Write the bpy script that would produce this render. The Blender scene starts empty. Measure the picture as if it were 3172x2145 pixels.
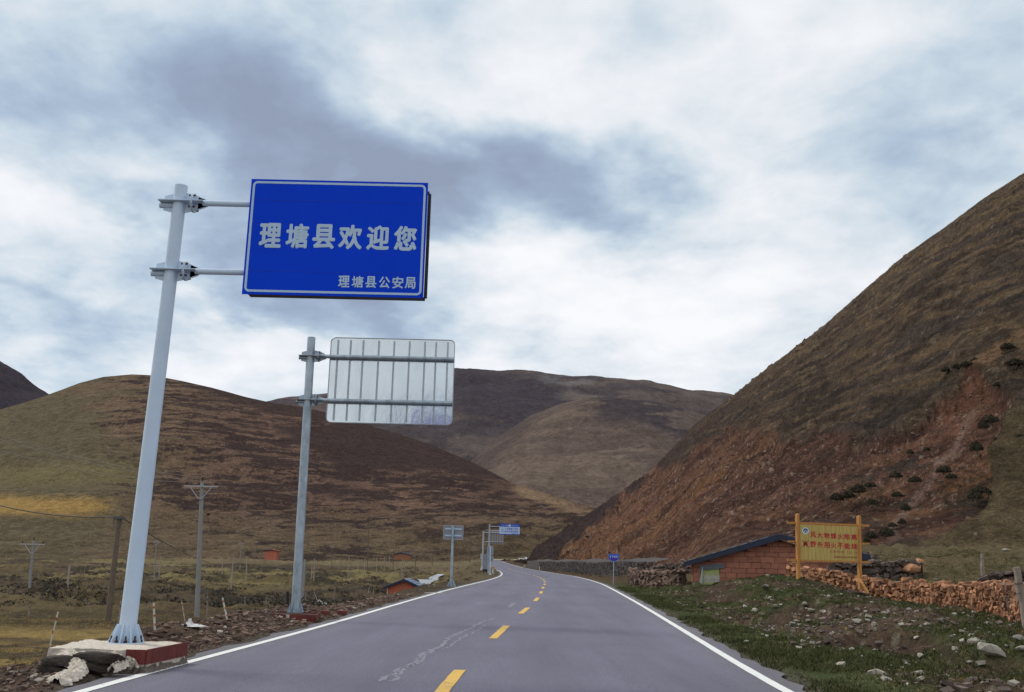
import bpy, math, random
import numpy as np
from mathutils import Vector, Matrix
random.seed(7)
RNG = np.random.RandomState(11)
S = bpy.context.scene
COL = S.collection

# ------------------------------------------------------------------ camera
CAM_H, FPX, PITCH, ROLL = 1.55, 3000.0, math.radians(12.58), math.radians(1.3)
cam_data = bpy.data.cameras.new('camera'); cam = bpy.data.objects.new('camera', cam_data); COL.objects.link(cam)
cam_data.sensor_width = 36.0; cam_data.lens = 36.0 * FPX / 3172.0
cam_data.clip_start = 0.1; cam_data.clip_end = 30000
cam.matrix_world = Matrix.Translation((0, 0, CAM_H)) @ Matrix.Rotation(math.pi/2 + PITCH, 4, 'X') @ Matrix.Rotation(ROLL, 4, 'Z')
S.camera = cam

# ------------------------------------------------------------------ world and sun
SUN_EL, SUN_AZ = 50.0, -62.0            # azimuth measured from +Y towards +X
world = bpy.data.worlds.new('World'); S.world = world; world.use_nodes = True
S.view_settings.view_transform = 'Standard'; S.view_settings.look = 'None'
S.view_settings.exposure = 0.0; S.view_settings.gamma = 1.0; S.view_settings.use_curve_mapping = False

def ray(px, py):
    """direction through a point of the photograph, scaled to Y = 1"""
    u = px - 1586.0; v = -(py - 1072.5)
    c, s = math.cos(ROLL), math.sin(ROLL)
    x = u*c - v*s; y = u*s + v*c
    d = np.array([x, FPX*math.cos(PITCH) - y*math.sin(PITCH), FPX*math.sin(PITCH) + y*math.cos(PITCH)])
    return d / d[1]
def P(px, py, Y):
    d = ray(px, py)*Y; return Vector((d[0], d[1], d[2] + CAM_H))
def project(X, Y, Z):
    """world -> photograph pixel (numpy arrays)"""
    Zc = Z - CAM_H
    fwd = Y*math.cos(PITCH) + Zc*math.sin(PITCH)
    up = -Y*math.sin(PITCH) + Zc*math.cos(PITCH)
    fwd = np.maximum(fwd, 0.1)
    a = X/fwd*FPX; b = up/fwd*FPX
    c, s = math.cos(ROLL), math.sin(ROLL)
    return 1586 + a*c + b*s, 1072.5 - (-a*s + b*c)

def build_world():
    nt = world.node_tree; N = nt.nodes; L = nt.links; N.clear()
    out = N.new('ShaderNodeOutputWorld'); bg = N.new('ShaderNodeBackground')
    L.new(bg.outputs[0], out.inputs[0])
    sky = N.new('ShaderNodeTexSky'); sky.sky_type = 'NISHITA'; sky.sun_disc = False
    sky.sun_elevation = math.radians(SUN_EL); sky.sun_rotation = math.radians(SUN_AZ); sky.altitude = 3800
    tc = N.new('ShaderNodeTexCoord'); sep = N.new('ShaderNodeSeparateXYZ'); L.new(tc.outputs['Generated'], sep.inputs[0])
    def M(op, a, b=None, c=None, clamp=False):
        n = N.new('ShaderNodeMath'); n.operation = op; n.use_clamp = clamp
        for i, v in enumerate((a, b, c)):
            if v is None: continue
            if isinstance(v, (int, float)): n.inputs[i].default_value = v
            else: L.new(v, n.inputs[i])
        return n.outputs[0]
    az = M('ARCTAN2', sep.outputs['X'], sep.outputs['Y']); el = M('ARCSINE', sep.outputs['Z'])
    # cloud-layer coordinates: a curved deck, so that clouds flatten towards the horizon
    zz = M('ADD', M('ABSOLUTE', sep.outputs['Z']), 0.28)
    comb = N.new('ShaderNodeCombineXYZ'); L.new(M('DIVIDE', sep.outputs['X'], zz), comb.inputs[0]); L.new(M('DIVIDE', sep.outputs['Y'], zz), comb.inputs[1])
    def noise(vec, scale, detail, rough, dist, off):
        n = N.new('ShaderNodeTexNoise'); n.inputs['Scale'].default_value = scale; n.inputs['Detail'].default_value = detail
        n.inputs['Roughness'].default_value = rough; n.inputs['Distortion'].default_value = dist
        m = N.new('ShaderNodeMapping'); m.inputs['Location'].default_value = off; L.new(vec, m.inputs[0]); L.new(m.outputs[0], n.inputs[0])
        return n
    n1 = noise(comb.outputs[0], 1.25, 6, .55, .15, (3.1, 1.7, .4))
    n2 = noise(comb.outputs[0], 3.6, 5, .52, .2, (9.3, 4.7, 2.4))
    nw = noise(comb.outputs[0], 2.2, 5, .55, .1, (1.3, 7.7, 5.4))
    sw = N.new('ShaderNodeSeparateColor'); L.new(nw.outputs['Color'], sw.inputs[0])
    ae = N.new('ShaderNodeCombineXYZ')
    L.new(M('ADD', az, M('MULTIPLY', M('SUBTRACT', sw.outputs[0], .5), .38)), ae.inputs[0])
    L.new(M('ADD', el, M('MULTIPLY', M('SUBTRACT', sw.outputs[1], .5), .26)), ae.inputs[1])
    val = M('ADD', M('MULTIPLY', M('SUBTRACT', n1.outputs[0], .5), .70), M('MULTIPLY', M('SUBTRACT', n2.outputs[0], .5), 1.35))
    n3 = noise(comb.outputs[0], 10, 6, .58, .3, (2.3, 3.7, 8.4)); val = M('ADD', val, M('MULTIPLY', M('SUBTRACT', n3.outputs[0], .5), .42)); val = M('ADD', val, .71)
    # broad cloud banks: (photo x, photo y, half width, half height, tilt deg, weight)
    banks = [(620, 230, 1000, 400, -20, -.52), (1000, 420, 620, 260, -14, -.42), (1760, 580, 540, 240, -12, -.72), (1380, 380, 620, 330, -25, -.42), (500, 600, 1300, 900, 0, -.20),
             (40, 980, 380, 170, -15, -.45), (820, 830, 520, 150, -18, -.42), (1100, 960, 560, 150, -8, -.28),
             (60, 600, 330, 170, -28, .30), (350, 380, 260, 110, -30, .22), (1560, 120, 420, 300, 20, .40),
             (2250, 420, 620, 420, 0, .34), (1650, 860, 600, 190, -8, .34), (2200, 950, 600, 260, 0, .35),
             (2450, 700, 260, 220, 50, -.24), (2950, 220, 240, 260, -30, -.16), (2150, 60, 180, 90, 0, -.18), (1130, 520, 90, 60, 30, .22),
             (500, 1120, 900, 130, 0, .25), (180, 160, 300, 160, -30, -.10), (200, 800, 380, 110, -20, -.12)]
    for (px, py, rx, ry, tilt, w) in banks:
        d = ray(px, py); a0 = math.atan2(d[0], d[1]); e0 = math.asin(d[2]/np.linalg.norm(d))
        m = N.new('ShaderNodeMapping'); m.vector_type = 'TEXTURE'; L.new(ae.outputs[0], m.inputs[0])
        m.inputs['Location'].default_value = (a0, e0, 0); m.inputs['Rotation'].default_value = (0, 0, math.radians(tilt))
        m.inputs['Scale'].default_value = (rx*1.25/FPX, ry*1.25/FPX, 1)
        g = N.new('ShaderNodeTexGradient'); g.gradient_type = 'SPHERICAL'; L.new(m.outputs[0], g.inputs[0])
        sm = M('SMOOTH_MIN', g.outputs[1], 1.0, .3)
        sm = M('MULTIPLY', sm, M('SUBTRACT', 2.0, sm))
        val = M('MULTIPLY_ADD', sm, w*.62, val)
    ramp = N.new('ShaderNodeValToRGB'); cr = ramp.color_ramp; cr.interpolation = 'LINEAR'
    val = M('MULTIPLY_ADD', val, .84, .145); L.new(val, ramp.inputs[0])
    cr.elements[0].position = .08; cr.elements[0].color = (.29, .345, .46, 1)
    cr.elements[1].position = 1.0; cr.elements[1].color = (.97, .975, .99, 1)
    for pos, c in ((.28, (.345, .43, .57)), (.44, (.46, .565, .69)), (.57, (.60, .70, .785)), (.70, (.76, .81, .86)), (.84, (.88, .905, .94))):
        e = cr.elements.new(pos); e.color = (*c, 1)
    # thin share of the clear sky showing through
    mul = N.new('ShaderNodeMix'); mul.data_type = 'RGBA'; mul.blend_type = 'MIX'; mul.inputs[0].default_value = .93
    sc = N.new('ShaderNodeVectorMath'); sc.operation = 'SCALE'; sc.inputs[3].default_value = 1.0; L.new(sky.outputs[0], sc.inputs[0])
    cl = N.new('ShaderNodeVectorMath'); cl.operation = 'SCALE'; cl.inputs[3].default_value = 10.4; L.new(ramp.outputs[0], cl.inputs[0])
    L.new(sc.outputs[0], mul.inputs[6]); L.new(cl.outputs[0], mul.inputs[7])
    L.new(mul.outputs[2], bg.inputs[0]); bg.inputs[1].default_value = .1
build_world()
sun_d = bpy.data.lights.new('sun', 'SUN'); sun_d.energy = 1.8; sun_d.angle = math.radians(14); sun_d.color = (1, .95, .88)
sun = bpy.data.objects.new('sun', sun_d); COL.objects.link(sun)
_se, _sa = math.radians(SUN_EL), math.radians(SUN_AZ)
sun.rotation_euler = Vector((math.sin(_sa)*math.cos(_se), math.cos(_sa)*math.cos(_se), math.sin(_se))).to_track_quat('Z', 'Y').to_euler()

# ------------------------------------------------------------------ noise in numpy
def _hash(ix, iy, seed):
    n = (ix*374761393 + iy*668265263 + seed*974711) & 0x7fffffff
    n = ((n ^ (n >> 13))*1274126177) & 0x7fffffff
    return ((n ^ (n >> 16)) & 0xffff) / 65535.0
def vnoise(x, y, seed=0):
    ix = np.floor(x).astype(np.int64); iy = np.floor(y).astype(np.int64)
    fx = x - ix; fy = y - iy; fx = fx*fx*(3 - 2*fx); fy = fy*fy*(3 - 2*fy)
    a = _hash(ix, iy, seed); b = _hash(ix+1, iy, seed); c = _hash(ix, iy+1, seed); d = _hash(ix+1, iy+1, seed)
    return (a + (b - a)*fx)*(1 - fy) + (c + (d - c)*fx)*fy
def fbm(x, y, octv=5, seed=0, gain=.5):
    s = np.zeros(np.shape(x)); amp = 1.0; tot = 0
    for o in range(octv):
        c, sn = math.cos(.7*o), math.sin(.7*o); f = 2.03**o
        s = s + amp*vnoise((x*c - y*sn)*f + 17.3*o, (x*sn + y*c)*f - 9.1*o, seed + o*31); tot += amp; amp *= gain
    return s/tot            # 0..1
def sst(a, b, x):
    t = np.clip((x - a)/(b - a), 0, 1); return t*t*(3 - 2*t)
def mixc(c, d, m):
    return c*(1 - m[..., None]) + np.asarray(d)*m[..., None]

# ------------------------------------------------------------------ road lines (world metres, from the ground plane)
_L = np.array([(-4.1,-40),(-4.8,-10),(-4.95,5),(-4.92,11.6),(-4.78,14.2),(-4.5,18.5),(-4.2,25.7),(-3.95,35.2),(-3.4,51.2),(-2.55,68.2),(-1.4,90.2),(-.7,112.3),(-.6,134),(-1.2,170.4),(-2.3,200),(-4.2,250),(-6.6,310),(-9.0,370),(-10.5,420)])
_R = np.array([(4.4,-40),(3.7,-10),(3.45,5),(3.6,13.1),(4.2,21.8),(5.3,38.4),(6.6,60),(7.7,80),(8.3,100),(8.55,127),(7.6,153.5),(6.6,200),(4.8,250),(2.0,310),(-1.0,370),(-3,420)])
_C = np.array([(-.1,-40),(-.75,-10),(-.85,5),(-.8,12.3),(-.6,16),(-.2,20.3),(0,24.4),(.4,30.2),(.8,34.3),(1.15,40.6),(1.5,45.1),(2.1,58.7),(2.9,74.9),(3.4,90),(3.5,105),(3.4,120),(3.0,134),(2.1,160),(1.0,200),(.1,250),(-2.4,310),(-5,370),(-7,420)])
def spl(tab):
    ys = np.arange(-40, 421, 1.0); v = np.interp(ys, tab[:, 1], tab[:, 0])
    for _ in range(3): v[3:-3] = np.convolve(v, np.ones(7)/7, 'same')[3:-3]
    return lambda Y: np.interp(Y, ys, v)
XL, XR, XC = spl(_L), spl(_R), spl(_C)
def ZR(Y): return np.interp(Y, [-50, 210, 260, 330, 420, 480], [0, 0, .15, .9, 2.1, 2.6])
EDGE_L, EDGE_R = .34, .36

# ------------------------------------------------------------------ terrain height
BARE = [(12.6, 55.0, 1.6, 5.0), (11.3, 50.0, 1.3, 4.0), (9.6, 44.0, 1.0, 4.5), (8.0, 21.0, .9, 2.2), (8.6, 17.0, 1.0, 1.6), (10.8, 17.5, 1.2, 2.0), (9.4, 31.0, 1.0, 3.5), (7.0, 30, .6, 2.5), (13.0, 27.0, 1.3, 3.0), (9.0, 13.2, 1.4, 1.2)]
def bare(X, Y):
    m = np.zeros(np.shape(X)); w = fbm(X*.9, Y*.7, 4, 301, .6)
    for x, y, a, b in BARE: m = np.maximum(m, sst(1.5, .55, np.hypot((X - x)/a, (Y - y)/b) + (w - .5)*1.9))
    return m
def ground_h(X, Y, fine=True):
    X = np.asarray(X, float); Y = np.asarray(Y, float)
    zr = ZR(Y)
    dl = XL(Y) - EDGE_L - X; dr = X - XR(Y) - EDGE_R
    zf = np.interp(Y, [-30, 10, 15, 25, 42, 71, 110, 164, 220, 300, 380, 430, 480, 600], [-.4, -.5, -.6, -1.0, -1.75, -2.8, -3.9, -4.4, -4.6, -4.0, -2.1, .0, 1.3, 8])
    wid = np.interp(Y, [0, 20, 40, 60, 100, 200, 420], [4.0, 6.0, 9, 10, 12, 16, 14])
    wl = sst(.6, 1, (dl/wid)*.4 + .6)
    und = (fbm(X/22, Y/22, 4, 5) - .5)*np.interp(Y, [0, 40, 120, 400], [.3, .7, 1.8, 3.0])
    left = zr*(1 - wl) + (zf + und)*wl
    # roadside spoil ridge, and the bank beside the group of signs
    left = left + .34*np.exp(-((dl - 1.9)/.9)**2)*sst(17.0, 19.5, Y)*(1 - sst(27, 36, Y))*(.5 + fbm(X/1.5, Y/1.5, 3, 8))
    left = left + np.exp(-((dl - 4.2)/3.0)**2)*(1.75*np.exp(-((Y - 185)/48)**2) + .55*np.exp(-((Y - 120)/26)**2))
    left = left + .25*np.exp(-((dl - 1.5)/1.2)**2)*np.exp(-((Y - 62)/12)**2)
    left = left + .07*sst(-.1, .15, dl)*sst(2.0, .8, dl)*sst(12.2, 13.0, Y)*sst(16.5, 15.2, Y)
    left = left - .35*sst(.4, 1.6, dl)*(1 - sst(12.6, 13.6, Y))*(1 - sst(3, 5, dl))
    # right side
    hb = np.interp(Y, [0, 12, 25, 40, 50, 60, 75, 110, 420], [.30, .36, .45, .62, .98, .62, .35, .2, .0])
    rise = sst(1.5, 5.8, dr)
    back = sst(8.5, 13.5, dr + np.interp(Y, [44, 56], [1.5, 0]))*(1 - sst(54, 64, Y))
    right = zr + hb*rise*(1 - back*.93)
    t = X*.6 + Y*.8
    right = right + .115*np.clip(t - 52, 0, 30 - 22*sst(80, 120, Y))*sst(11, 21, X)*(1 - .6*sst(90, 160, Y))
    right = right + (fbm(X/7, Y/7, 4, 15) - .5)*.55*sst(1.4, 5, dr)
    right = right - .34*bare(X, Y)*sst(1.3, 2.2, dr)
    # small scarps in the bank
    sc = sst(.52, .60, fbm(X/3.2 + .3*Y, Y/5.5, 4, 23))
    right = right - .22*sc*sst(1.8, 3.5, dr)*(1 - sst(9, 12, dr))
    z = np.where(X < (XL(Y) + XR(Y))/2, left, right)
    off = np.maximum(dl, dr)
    road = sst(-.05, .35, off)
    z = z*road + (zr - .07)*(1 - road)
    z = z - .02
    z = z + .05*np.exp(-((off - .6)/.5)**2)*(fbm(X*1.3, Y*1.3, 3, 3) - .35)
    if fine:
        a = sst(.15, 1.2, off)
        rough = np.where(X < XC(Y), .16, .27)
        z = z + a*rough*(fbm(X*1.6, Y*1.6, 5, 41, .6) - .5)*sst(0, 2.5, off)*np.interp(Y, [0, 60, 200], [1, 2.6, 9])
        z = z + np.where(X < XC(Y), 1.0, 0)*sst(5, 14, dl)*sst(40, 90, Y)*(1 - sst(330, 420, Y))*1.5*np.maximum(0, fbm(X/9, Y/12, 4, 53) - .48)*3
        z = z + a*.075*(fbm(X*6, Y*6, 3, 47, .65) - .5)*sst(0, 1.5, off)
    return z

def grid_object(name, X, Y, Z, C, mat, masks=None):
    nr, nc = X.shape
    me = bpy.data.meshes.new(name)
    co = np.stack([X, Y, Z], -1).reshape(-1, 3).astype(np.float32)
    idx = np.arange(nr*nc).reshape(nr, nc)
    q = np.stack([idx[:-1, :-1], idx[:-1, 1:], idx[1:, 1:], idx[1:, :-1]], -1).reshape(-1, 4).astype(np.int32)
    me.vertices.add(len(co)); me.vertices.foreach_set('co', co.ravel())
    me.loops.add(q.size); me.loops.foreach_set('vertex_index', q.ravel())
    me.polygons.add(len(q)); me.polygons.foreach_set('loop_start', np.arange(0, q.size, 4, dtype=np.int32))
    me.polygons.foreach_set('loop_total', np.full(len(q), 4, np.int32))
    me.polygons.foreach_set('use_smooth', np.ones(len(q), bool))
    me.update(calc_edges=True)
    at = me.color_attributes.new('Col', 'FLOAT_COLOR', 'POINT')
    c4 = np.ones((nr*nc, 4), np.float32); c4[:, :3] = np.clip(C.reshape(-1, 3), .002, 1)
    at.data.foreach_set('color', c4.ravel())
    me.materials.append(mat)
    o = bpy.data.objects.new(name, me); COL.objects.link(o); o['kind'] = 'structure'
    return o

# ------------------------------------------------------------------ materials
def new_mat(name):
    m = bpy.data.materials.new(name); m.use_nodes = True
    nt = m.node_tree; b = nt.nodes['Principled BSDF']; return m, nt, nt.nodes, nt.links, b
def terrain_mat(name, scale, bump, dist, contrast=.5, scale2=None):
    m, nt, N, L, b = new_mat(name)
    a = N.new('ShaderNodeVertexColor'); a.layer_name = 'Col'
    tc = N.new('ShaderNodeTexCoord')
    n = N.new('ShaderNodeTexNoise'); n.inputs['Scale'].default_value = scale; n.inputs['Detail'].default_value = 8; n.inputs['Roughness'].default_value = .7
    L.new(tc.outputs['Object'], n.inputs[0])
    mr = N.new('ShaderNodeMapRange'); mr.inputs[1].default_value = .3; mr.inputs[2].default_value = .7
    mr.inputs[3].default_value = 1 - contrast; mr.inputs[4].default_value = 1 + contrast; L.new(n.outputs[0], mr.inputs[0])
    ng = N.new('ShaderNodeTexNoise'); ng.inputs['Scale'].default_value = scale*3.1; ng.inputs['Detail'].default_value = 6; ng.inputs['Roughness'].default_value = .85
    L.new(tc.outputs['Object'], ng.inputs[0]); mg = N.new('ShaderNodeMapRange'); mg.inputs[1].default_value = .42; mg.inputs[2].default_value = .58
    mg.inputs[3].default_value = 1 - contrast*.8; mg.inputs[4].default_value = 1 + contrast*.8; L.new(ng.outputs[0], mg.inputs[0])
    mm = N.new('ShaderNodeMath'); mm.operation = 'MULTIPLY'; L.new(mr.outputs[0], mm.inputs[0]); L.new(mg.outputs[0], mm.inputs[1])
    vm = N.new('ShaderNodeVectorMath'); vm.operation = 'SCALE'; L.new(a.outputs[0], vm.inputs[0]); L.new(mm.outputs[0], vm.inputs[3])
    L.new(vm.outputs[0], b.inputs['Base Color']); b.inputs['Roughness'].default_value = .95
    b.inputs['Specular IOR Level'].default_value = .03
    n2 = N.new('ShaderNodeTexNoise'); n2.inputs['Scale'].default_value = scale2 or scale*.4; n2.inputs['Detail'].default_value = 10; n2.inputs['Roughness'].default_value = .72
    L.new(tc.outputs['Object'], n2.inputs[0])
    bp = N.new('ShaderNodeBump'); bp.inputs['Strength'].default_value = bump; bp.inputs['Distance'].default_value = dist
    L.new(n2.outputs[0], bp.inputs['Height']); L.new(bp.outputs[0], b.inputs['Normal'])
    return m
def mat(name, col, rough=.7, metal=0.0, var=.15, scale=8.0, bump=.0, col2=None, spec=.4, obj_rand=0.0, stretch=(1, 1, 1), dist=.02):
    m, nt, N, L, b = new_mat(name)
    tc = N.new('ShaderNodeTexCoord'); mp = N.new('ShaderNodeMapping'); mp.inputs['Scale'].default_value = stretch
    L.new(tc.outputs['Object'], mp.inputs[0])
    n = N.new('ShaderNodeTexNoise'); n.inputs['Scale'].default_value = scale; n.inputs['Detail'].default_value = 7; n.inputs['Roughness'].default_value = .62
    L.new(mp.outputs[0], n.inputs[0])
    r = N.new('ShaderNodeValToRGB'); L.new(n.outputs[0], r.inputs[0])
    c = np.array(col); c2 = np.array(col2) if col2 is not None else c*(1 + var)
    c1 = c if col2 is not None else c*(1 - var)
    r.color_ramp.elements[0].position = .32; r.color_ramp.elements[0].color = (*c1, 1)
    r.color_ramp.elements[1].position = .68; r.color_ramp.elements[1].color = (*np.clip(c2, 0, 1), 1)
    src = r.outputs[0]
    if obj_rand:
        oi = N.new('ShaderNodeObjectInfo'); gi = N.new('ShaderNodeNewGeometry'); ad = N.new('ShaderNodeMath'); ad.operation = 'ADD'; fr = N.new('ShaderNodeMath'); fr.operation = 'FRACT'
        L.new(oi.outputs['Random'], ad.inputs[0]); L.new(gi.outputs['Random Per Island'], ad.inputs[1]); L.new(ad.outputs[0], fr.inputs[0])
        mr = N.new('ShaderNodeMapRange'); mr.inputs[3].default_value = 1 - obj_rand; mr.inputs[4].default_value = 1 + obj_rand
        L.new(fr.outputs[0], mr.inputs[0])
        v = N.new('ShaderNodeVectorMath'); v.operation = 'SCALE'; L.new(src, v.inputs[0]); L.new(mr.outputs[0], v.inputs[3]); src = v.outputs[0]
    L.new(src, b.inputs['Base Color'])
    b.inputs['Roughness'].default_value = rough; b.inputs['Metallic'].default_value = metal; b.inputs['Specular IOR Level'].default_value = spec
    if bump:
        bp = N.new('ShaderNodeBump'); bp.inputs['Strength'].default_value = bump; bp.inputs['Distance'].default_value = dist
        L.new(n.outputs[0], bp.inputs['Height']); L.new(bp.outputs[0], b.inputs['Normal'])
    return m

def asphalt():
    m, nt, N, L, b = new_mat('asphalt')
    tc = N.new('ShaderNodeTexCoord')
    def nz(scale, det, ro, st=(1, 1, 1)):
        mp = N.new('ShaderNodeMapping'); mp.inputs['Scale'].default_value = st; L.new(tc.outputs['Object'], mp.inputs[0])
        n = N.new('ShaderNodeTexNoise'); n.inputs['Scale'].default_value = scale; n.inputs['Detail'].default_value = det; n.inputs['Roughness'].default_value = ro
        L.new(mp.outputs[0], n.inputs[0]); return n.outputs[0]
    def rng(x, a, c, lo, hi):
        mr = N.new('ShaderNodeMapRange'); mr.inputs[1].default_value = a; mr.inputs[2].default_value = c; mr.inputs[3].default_value = lo; mr.inputs[4].default_value = hi
        L.new(x, mr.inputs[0]); return mr.outputs[0]
    def mul(a, c):
        n = N.new('ShaderNodeMath'); n.operation = 'MULTIPLY'; L.new(a, n.inputs[0]); L.new(c, n.inputs[1]); return n.outputs[0]
    grain = rng(nz(38, 4, .85), .35, .65, .68, 1.34)
    blot = mul(rng(nz(.35, 6, .65, (1, .35, 1)), .3, .7, .84, 1.14), rng(nz(1.6, 6, .7, (1, .06, 1)), .3, .7, .90, 1.10))
    # wheel tracks follow the lane: across-road coordinate stored as UV.x in metres
    uv = N.new('ShaderNodeUVMap'); uv.uv_map = 'UVMap'; sp = N.new('ShaderNodeSeparateXYZ'); L.new(uv.outputs[0], sp.inputs[0])
    w = N.new('ShaderNodeMath'); w.operation = 'MULTIPLY'; w.inputs[1].default_value = 2*math.pi/2.05; L.new(sp.outputs[0], w.inputs[0])
    cs = N.new('ShaderNodeMath'); cs.operation = 'COSINE'; L.new(w.outputs[0], cs.inputs[0])
    trk = rng(cs.outputs[0], -1, 1, .955, 1.05)
    tot = mul(mul(grain, blot), trk)
    # dirt swept to the edges
    ed = N.new('ShaderNodeMath'); ed.operation = 'ABSOLUTE'; L.new(sp.outputs[1], ed.inputs[0])
    edm = rng(ed.outputs[0], .80, 1.0, 0, 1)
    dn = rng(nz(1.3, 6, .7), .35, .65, .2, 1.0)
    mix = N.new('ShaderNodeMix'); mix.data_type = 'RGBA'; mix.inputs[6].default_value = (.130, .123, .166, 1); mix.inputs[7].default_value = (.125, .115, .105, 1)
    L.new(mul(edm, dn), mix.inputs[0])
    v = N.new('ShaderNodeVectorMath'); v.operation = 'SCALE'; L.new(mix.outputs[2], v.inputs[0]); L.new(tot, v.inputs[3])
    L.new(v.outputs[0], b.inputs['Base Color']); b.inputs['Roughness'].default_value = .82; b.inputs['Specular IOR Level'].default_value = .35
    bp = N.new('ShaderNodeBump'); bp.inputs['Strength'].default_value = .5; bp.inputs['Distance'].default_value = .006
    L.new(nz(70, 3, .7), bp.inputs['Height']); L.new(bp.outputs[0], b.inputs['Normal'])
    return m
def paint(name, col, wear=.35):
    m, nt, N, L, b = new_mat(name)
    tc = N.new('ShaderNodeTexCoord')
    n = N.new('ShaderNodeTexNoise'); n.inputs['Scale'].default_value = 9; n.inputs['Detail'].default_value = 9; n.inputs['Roughness'].default_value = .75; L.new(tc.outputs['Object'], n.inputs[0])
    r = N.new('ShaderNodeValToRGB'); L.new(n.outputs[0], r.inputs[0])
    r.color_ramp.elements[0].position = wear; r.color_ramp.elements[0].color = (.2, .19, .2, 1)
    r.color_ramp.elements[1].position = wear + .07; r.color_ramp.elements[1].color = (*col, 1)
    L.new(r.outputs[0], b.inputs['Base Color']); b.inputs['Roughness'].default_value = .7
    return m

M_ground = terrain_mat('ground_soil_grass', 9.0, .8, .12, .42, 3.5)
M_hillL = terrain_mat('hill_heath', .30, .9, 4.0, .34, .16)
M_hillR = terrain_mat('hill_scree', 1.4, 1.0, 1.6, .45, .7)
M_far = terrain_mat('far_hill', .05, .8, 16, .25, .02)
M_asph = asphalt()
M_white = paint('road_paint_white', (.74, .74, .70)); M_yel = paint('road_paint_yellow', (.66, .40, .07), .37)
M_patch = mat('pale_crack_seal', (.165, .16, .20), .85, 0, .1, 20, col2=(.25, .24, .285))
M_polew = mat('painted_steel_white', (.56, .67, .80), .38, 0, .05, 3, spec=.5)
M_galv = mat('galvanised_steel', (.36, .42, .47), .45, .55, .28, 5, .15, stretch=(1, 1, .5))
M_alu = mat('bare_aluminium', (.66, .70, .72), .17, .92, .10, 1.3, .35, stretch=(1, 1, .45), dist=.05)
M_rib = mat('aluminium_rib', (.40, .43, .45), .45, .6, .15, 12)
M_dark = mat('dark_steel', (.035, .033, .032), .5, .3, .2, 20)
M_rust = mat('rusty_bolt', (.06, .03, .02), .8, .2, .3, 40)
M_blue = mat('blue_reflective_sheet', (.001, .052, .66), .55, 0, .05, 1.2, spec=.08)
M_lett = mat('white_reflective_sheet', (.47, .61, .76), .5, 0, .04, 6)
M_border = mat('pale_border_sheet', (.45, .60, .78), .5, 0, .04, 6)
M_conc = mat('rough_concrete', (.56, .49, .41), .95, 0, .25, 14, .8)
M_redp = mat('red_formwork_panel', (.105, .014, .011), .55, 0, .3, 7, .2, col2=(.19, .034, .026))
M_mudbag = mat('dark_mud_bag', (.045, .035, .028), .95, 0, .35, 16, .8)
M_wood = mat('varnished_timber', (.40, .175, .045), .6, 0, .3, 3.0, .2, stretch=(6, 6, .5), col2=(.58, .28, .085), spec=.2)
M_board = mat('wood_grain_board', (.46, .29, .085), .6, 0, .2, 2.2, .05, stretch=(5, 1, .35), col2=(.60, .47, .16), spec=.2)
M_redl = mat('red_lettering', (.48, .004, .022), .5, 0, .1, 10)
M_darkred = mat('brown_red_lettering', (.36, .09, .06), .5, 0, .1, 10)
M_black = mat('black_paint', (.015, .012, .012), .6, 0, .1, 10)
M_logo_w = mat('logo_pale', (.62, .74, .82), .5, 0, .03, 10)
M_logo_n = mat('logo_navy', (.01, .05, .11), .5, 0, .05, 10)
M_logo_o = mat('logo_orange', (.65, .22, .05), .5, 0, .05, 10)
M_adobe = mat('red_mud_brick', (.31, .122, .078), .95, 0, .3, 3.5, .9, obj_rand=.14, col2=(.41, .175, .115), dist=.04)
M_adobe_d = mat('mud_joint', (.15, .058, .038), 1, 0, .3, 8, .5)
M_redwall = mat('red_plaster', (.40, .10, .055), .9, 0, .15, 2, .2, col2=(.47, .14, .08))
M_pinkwall = mat('pink_brick', (.50, .16, .10), .9, 0, .12, 1, .1)
M_roof = mat('blue_roof_sheet', (.10, .155, .26), .42, .25, .15, 2, .1)
M_fascia = mat('dark_blue_fascia', (.018, .025, .050), .5, .1, .25, 4)
M_bright_roof = mat('bright_blue_roof', (.07, .16, .42), .5, .1, .2, 2)
M_stone_r = mat('orange_stone', (.23, .105, .055), .92, 0, .2, 7, .8, obj_rand=.55, col2=(.40, .205, .11), dist=.03)
M_stone_d = mat('dark_stone', (.085, .06, .05), .95, 0, .2, 5, .8, obj_rand=.4, col2=(.15, .11, .09), dist=.03)
M_stone_b = mat('brown_stone', (.095, .060, .045), .95, 0, .2, 5, .8, obj_rand=.5, col2=(.18, .115, .085), dist=.03)
M_stone_g = mat('pale_stone', (.24, .21, .165), .9, 0, .2, 7, .6, obj_rand=.35, col2=(.36, .33, .27), dist=.02)
M_gab = mat('gabion_rock', (.045, .037, .035), .95, 0, .2, 2.2, .9, col2=(.10, .082, .075), dist=.1)
M_wire = mat('wire', (.10, .10, .10), .6, .4, .1, 10)
M_pine = mat('weathered_post', (.20, .155, .12), .9, 0, .3, 6, .5, stretch=(4, 4, .5), col2=(.33, .27, .22))
M_conpole = mat('concrete_pole', (.27, .26, .25), .85, 0, .12, 5)
M_brnpole = mat('weathered_brown_pole', (.155, .115, .085), .9, 0, .2, 5)
M_brnpole2 = mat('sunbleached_pole', (.36, .30, .25), .9, 0, .2, 5)
M_ironarm = mat('pale_crossarm', (.42, .40, .42), .6, .1, .1, 5)
M_rag = mat('white_plastic_rag', (.62, .60, .58), .7, 0, .15, 9, .8)
M_stick_w = mat('white_stick', (.58, .55, .48), .8, 0, .15, 12)
M_stick_r = mat('red_band', (.36, .08, .04), .8, 0, .2, 12)
M_leaf = mat('shrub_leaf', (.040, .038, .024), .9, 0, .3, 3, col2=(.080, .068, .046), spec=.1)
M_leafb = mat('scrub_leaf', (.035, .027, .018), .9, 0, .3, 2, col2=(.060, .045, .030))
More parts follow.
